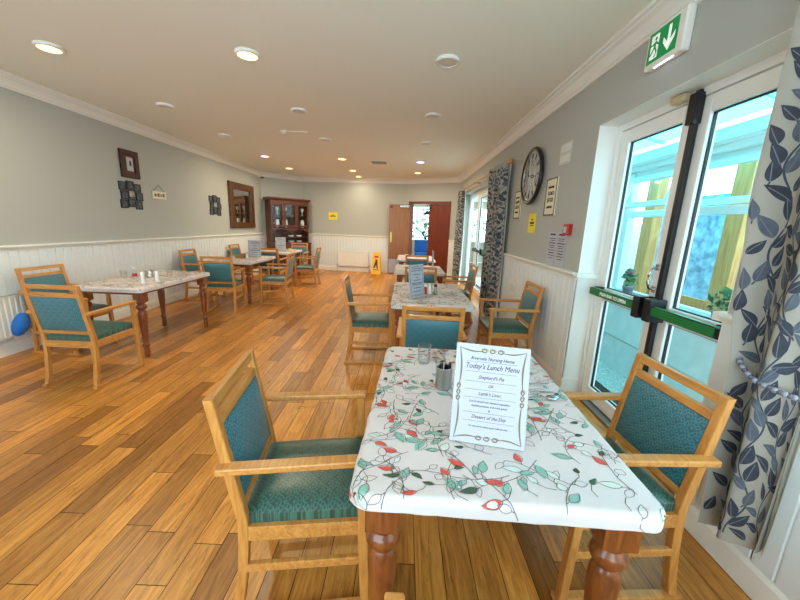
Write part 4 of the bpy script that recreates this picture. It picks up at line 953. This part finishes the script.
# ------------------------------------------------------------------ curtains
def curtain(label, y0, y1, z0, z1, xc, folds, amp, prn_scale, seed, lean=0, tie=None, lining_side=None, bot=None):
    t = thing('curtain', label, 'curtain', (xc,(y0+y1)/2,z0), 0, 'leaf print curtains'); Wc = y1-y0; Hc = z1-z0; cl = Wc*1.35; ox, oy, oz = xc, (y0+y1)/2, z0
    def mp(u, v, off=0, side=-1):          # u 0..cl across, v 0..Hc up
        def P(u, v):
            s = u/cl; zz = z0+v
            if tie:
                for k in range(len(tie)-1):
                    if zz <= tie[k+1][0] or k == len(tie)-2: break
                t_ = min(1,max(0,(zz-tie[k][0])/(tie[k+1][0]-tie[k][0]))); t_ = t_*t_*(3-2*t_); ya = tie[k][1]+(tie[k+1][1]-tie[k][1])*t_; yb = tie[k][2]+(tie[k+1][2]-tie[k][2])*t_
            else: ya, yb = y0, y1
            yy = ya+s*(yb-ya); ph = s*folds*2*PI
            xx = xc+amp*math.sin(ph+.5*math.sin(v*1.3))+amp*.3*math.sin(ph*2.3+v)
            yy += .25*amp*math.cos(ph)
            return Vector((xx, yy+lean*(v-Hc)/Hc, zz-.06*(.5-s)*(1 if tie else 0)*max(0,1-v/.5)*-1))
        p = P(u,v); du = P(u+.004,v)-P(u-.004,v); n = Vector((0,0,1)).cross(du); n.normalize()
        if n.x > 0: n = -n
        p = p+n*off; return (p.x-ox,p.y-oy,p.z-oz)
    q = MB(); nu, nv = int(folds*16), 26
    P = [mp(cl*i/nu, Hc*j/nv) for i in range(nu+1) for j in range(nv+1)]; F = [(i*(nv+1)+j,(i+1)*(nv+1)+j,(i+1)*(nv+1)+j+1,i*(nv+1)+j+1) for i in range(nu) for j in range(nv)]
    q.add(P, F, 0, True)
    r = random.Random(seed); s = prn_scale; placed = []
    ok = lambda a, b: .012 < a < cl-.012 and .03 < b < Hc-.03
    x = s*.25; kk = 0
    while x < cl-.04:
        a = R90; px, py = x, -.05*s-r.random()*s; pts = []; i = 0
        while py < Hc:
            a = R90+.5*math.sin(i*.33+kk); st = s*.16; px += st*math.cos(a); py += st*math.sin(a)
            if ok(px,py): pts.append((px,py))
            elif len(pts) > 1: line_strip(q, mp, pts, s*.028, 3, .0012); pts = []
            for sd in (-1,1):
                if i % 4 == (0 if sd < 0 else 2):
                    la = a+sd*r.uniform(.5,.95); e_ = (px+s*.1*math.cos(la), py+s*.1*math.sin(la)); ln = s*r.uniform(.66,.9); tip = (e_[0]+ln*math.cos(la), e_[1]+ln*math.sin(la))
                    mid = ((e_[0]+tip[0])/2, (e_[1]+tip[1])/2)
                    if ok(*e_) and ok(*tip) and all((mid[0]-o_[0])**2+(mid[1]-o_[1])**2 > (s*.5)**2 for o_ in placed):
                        placed.append(mid)
                        leaf_strip(q, mp, e_, la, ln, ln*r.uniform(.21,.27), r.choice((1,1,2,1,2)), .0018+.0004*r.random(), .06, n=12, w_n=5)
                        line_strip(q, mp, [(e_[0]+ln*k_/6*math.cos(la), e_[1]+ln*k_/6*math.sin(la)) for k_ in range(0,6)], s*.013, 4, .0026)
            i += 1
        if len(pts) > 1: line_strip(q, mp, pts, s*.028, 3, .0012)
        x += s*.85; kk += 1.7
    for k in range(2500):
        px, py, la = r.uniform(.01,cl-.01), r.uniform(.03,Hc-.03), R90+r.uniform(-1.2,1.2); ln = s*r.uniform(.66,.9); tip = (px+ln*math.cos(la), py+ln*math.sin(la)); mid = ((px+tip[0])/2, (py+tip[1])/2)
        if not ok(*tip) or any((mid[0]-o_[0])**2+(mid[1]-o_[1])**2 < (s*.47)**2 for o_ in placed): continue
        placed.append(mid); leaf_strip(q, mp, (px,py), la, ln, ln*r.uniform(.21,.27), r.choice((1,1,2)), .0018, .06, n=12, w_n=5); line_strip(q, mp, [(px+ln*k_/6*math.cos(la), py+ln*k_/6*math.sin(la)) for k_ in range(0,6)], s*.013, 4, .0026)
        line_strip(q, mp, [(px,py),(px-s*.12*math.cos(la+.3),max(.01,py-s*.12*math.sin(la+.3)))], s*.022, 3, .0012) if ok(px-s*.12*math.cos(la+.3),py-s*.12) else None
    q.build('drape', [M_cur]+M_cpr, t)
    q = MB(); q.add([(lambda p: (p[0]+.014,p[1]-(.015 if i == 0 else 0),p[2]))(mp(cl*i/nu, Hc*j/nv)) for i in range(nu+1) for j in range(nv+1)], [tuple(reversed(f_)) for f_ in F], 0, True); q.build('lining', M_lining, t)
    return t
curtain('near leaf print curtain with bead tieback at the right edge of the photo', .98,1.45,.25,2.62,1.41,1.6,.04,.115,1,tie=[(.25,1.09,1.31),(.92,1.10,1.335),(1.25,1.05,1.385),(1.7,1.0,1.43),(2.62,.98,1.44)])
curtain('dark leaf print curtain hanging on the near side of the far glazed doors', 5.1,5.95,.08,2.43,1.43,6,.05,.09,2)
curtain('leaf print curtain hanging on the far side of the far glazed doors', 8.65,9.35,.06,2.43,1.43,5,.05,.09,3)
tb = MB()
for k in range(30):
    a = -.5+(PI+.9)*k/29; y = 1.213+.118*math.cos(a); x = 1.413-.06*math.sin(a); z = .955+.05*math.cos(a)*(1 if a < 1.5 else .3)
    tb.sphere((x,y,z), .0095+.002*(k%2), 8, k%2)
tag(tb.build('curtain_tieback', [mat('bead_slate',(90,96,116),.2), mat('bead_silver',(140,142,152),.15)]), 'string of grey beads tied round the near curtain', 'tieback')
pole = thing('curtain_pole', 'wooden curtain pole with brackets above the far glazed doors', 'curtain pole', (1.43,7.2,2.40))
q = MB(); q.tube([(0,-2.2,.0),(0,2.2,0)], .017, 12); q.build('pole', M_oak_h, pole)
for y in (-2.22,2.22): MB().sphere((0,y,0),.034,10).build('finial', M_oak, pole)
for y in (-1.9,.2,2.05):
    q = MB(); q.tube([(.11,y,-.0),(0,y,-.0)], .012); q.tube([(.11-.012,y,0),(.11,y,0)], .03); q.tube([(0,y-.015,0),(0,y+.015,0)], .026, 12); q.build('bracket', M_oak, pole)

# ------------------------------------------------------------------ ceiling fittings
where = {(-3.0,3.17):'nearest left lit round ceiling light',(-1.35,3.17):'nearest lit round ceiling light right of centre left'}
lit = [(-3.0,3.17,'large lit round ceiling light at the upper left, nearest one'),(-1.35,3.17,'lit round ceiling light nearest the camera in the second row'),
 (-3.0,7.65,'lit ceiling light over the rear left table'),(-3.0,9.2,'lit ceiling light in front of the dresser corner'),(-1.36,7.65,'lit ceiling light, nearest of the three in the far centre row'),
 (-1.36,9.2,'lit ceiling light, middle of the three in the far centre row'),(-1.36,10.3,'lit ceiling light closest to the far wall above the radiator'),(.3,7.7,'lit ceiling light, nearer of two before the wooden doors'),(.3,9.2,'lit ceiling light, farther of two before the wooden doors')]
off = [(-3.0,4.58,'unlit ceiling light over the left row, nearer of two'),(-3.0,6.0,'unlit ceiling light over the left row, farther of two'),(-1.35,4.59,'unlit ceiling light in the centre row, nearer of two'),(-1.35,6.02,'unlit ceiling light in the centre row just before the lit ones'),
 (.31,3.17,'unlit ceiling light nearest the camera over the right tables'),(.31,4.6,'unlit ceiling light over the right tables, second from camera'),(.31,6.02,'unlit ceiling light over the right tables, third from camera')]
first = None
def lamp(x, y, lab, on):
    t = thing('ceiling_light', lab, 'ceiling light', (x,y,H), 0, 'lit ceiling lights' if on else 'unlit ceiling lights')
    MB().lathe([(.098,0),(.1,-.008),(.095,-.022),(.08,-.026),(.078,-.02)], n=32, cap=False).build('bezel', M_rad, t); MB().lathe([(.0785,-.0205),(.06,-.024),(.0005,-.026)], n=28).build('diffuser', M_lamp if on else M_lampoff, t)
    if on:
        l = bpy.data.lights.new('downlight', 'AREA'); l.shape = 'DISK'; l.size = .14; l.energy = LAMP_W*(.45 if y > 10 else 1); l.color = (1,.87,.62); o = bpy.data.objects.new('downlight', l); C.objects.link(o); o.location = (x,y,H-.032)
LAMP_W = 18; WORLD = 7.0
for x, y, lab in lit: lamp(x,y,lab,True)
for x, y, lab in off: lamp(x,y,lab,False)
t = thing('smoke_detector', 'small white smoke detector on the ceiling left of centre', 'smoke detector', (-1.89,5.61,H)); MB().lathe([(.055,0),(.055,-.012),(.05,-.014)], n=24).build('base', M_rad, t); MB().lathe([(.04,-.014),(.042,-.03),(.034,-.05),(.012,-.055)], n=24).build('sensor', M_china, t); MB().box(.06,.36,-.006,.006,-.008,0).build('cable_cover', M_ceil, t)
t = thing('ceiling_vent', 'rectangular slatted vent in the ceiling towards the far end', 'vent', (-.6,7.95,H)); q = MB(); q.box(-.19,.19,-.19,.19,-.012,0); q.build('frame', M_rad, t, bevel=.003)
for k in range(5): MB().box(-.16,.16,-.15+k*.065,-.15+k*.065+.04,-.02,-.012).build('slat', mat('slat_grey',(150,146,138),.5) if k == 0 else bpy.data.materials['slat_grey'], t)
t = thing('security_camera', 'small dark dome camera under the cornice in the far left corner', 'camera', (-4.0,9.95,2.695)); q = MB(); q.lathe([(.05,-.02),(.05,.01)]); q.box(-.125,0,-.02,.02,-.02,.005); q.build('base', M_rad, t); MB().sphere((0,0,-.03),.04,10).build('dome', M_black, t)

# ------------------------------------------------------------------ light, camera
wd = bpy.data.worlds.new('World'); bpy.context.scene.world = wd; wd.use_nodes = True; bg = wd.node_tree.nodes['Background']
nt = wd.node_tree; tc = nt.nodes.new('ShaderNodeTexCoord'); sp = nt.nodes.new('ShaderNodeSeparateXYZ'); rp = nt.nodes.new('ShaderNodeValToRGB')
nt.links.new(tc.outputs['Generated'], sp.inputs[0]); nt.links.new(math_node(nt,'ADD',math_node(nt,'MULTIPLY',sp.outputs['Z'],.5),.5), rp.inputs[0]); nt.links.new(rp.outputs[0], bg.inputs[0])
e = rp.color_ramp.elements; e[0].position = .44; e[0].color = (.64,.84,.98,1); e[1].position = .56; e[1].color = (.66,.88,1.0,1)
bg.inputs[1].default_value = WORLD

f_px, roll, pitch = 340.0, math.radians(2.1), math.radians(12.3265)
F0 = Vector((0,math.cos(pitch),-math.sin(pitch))); U0 = Vector((0,math.sin(pitch),math.cos(pitch))); R0 = Vector((1,0,0))
X = R0*math.cos(roll)+U0*math.sin(roll); Y = -R0*math.sin(roll)+U0*math.cos(roll); Z = -F0
yaw = math.atan2((4*math.cos(roll)-74.2*math.sin(roll))/f_px, math.cos(pitch)+math.tan(pitch)*math.sin(pitch))
m = Matrix((X,Y,Z)).transposed(); m = Matrix.Rotation(yaw,3,'Z') @ m
cam = bpy.data.cameras.new('Camera'); co = bpy.data.objects.new('Camera', cam); C.objects.link(co)
co.matrix_world = Matrix.Translation((0,0,1.48)) @ m.to_4x4(); cam.sensor_width = 36; cam.lens = f_px/800*36; cam.clip_start = .02
sc = bpy.context.scene; sc.camera = co
sc.view_settings.view_transform = 'Standard'; sc.view_settings.look = 'None'; sc.view_settings.gamma = 1; sc.view_settings.exposure = .12
sc.cycles.use_denoising = True; sc.cycles.max_bounces = 10; sc.cycles.diffuse_bounces = 6; sc.cycles.transparent_max_bounces = 16; sc.cycles.caustics_reflective = False
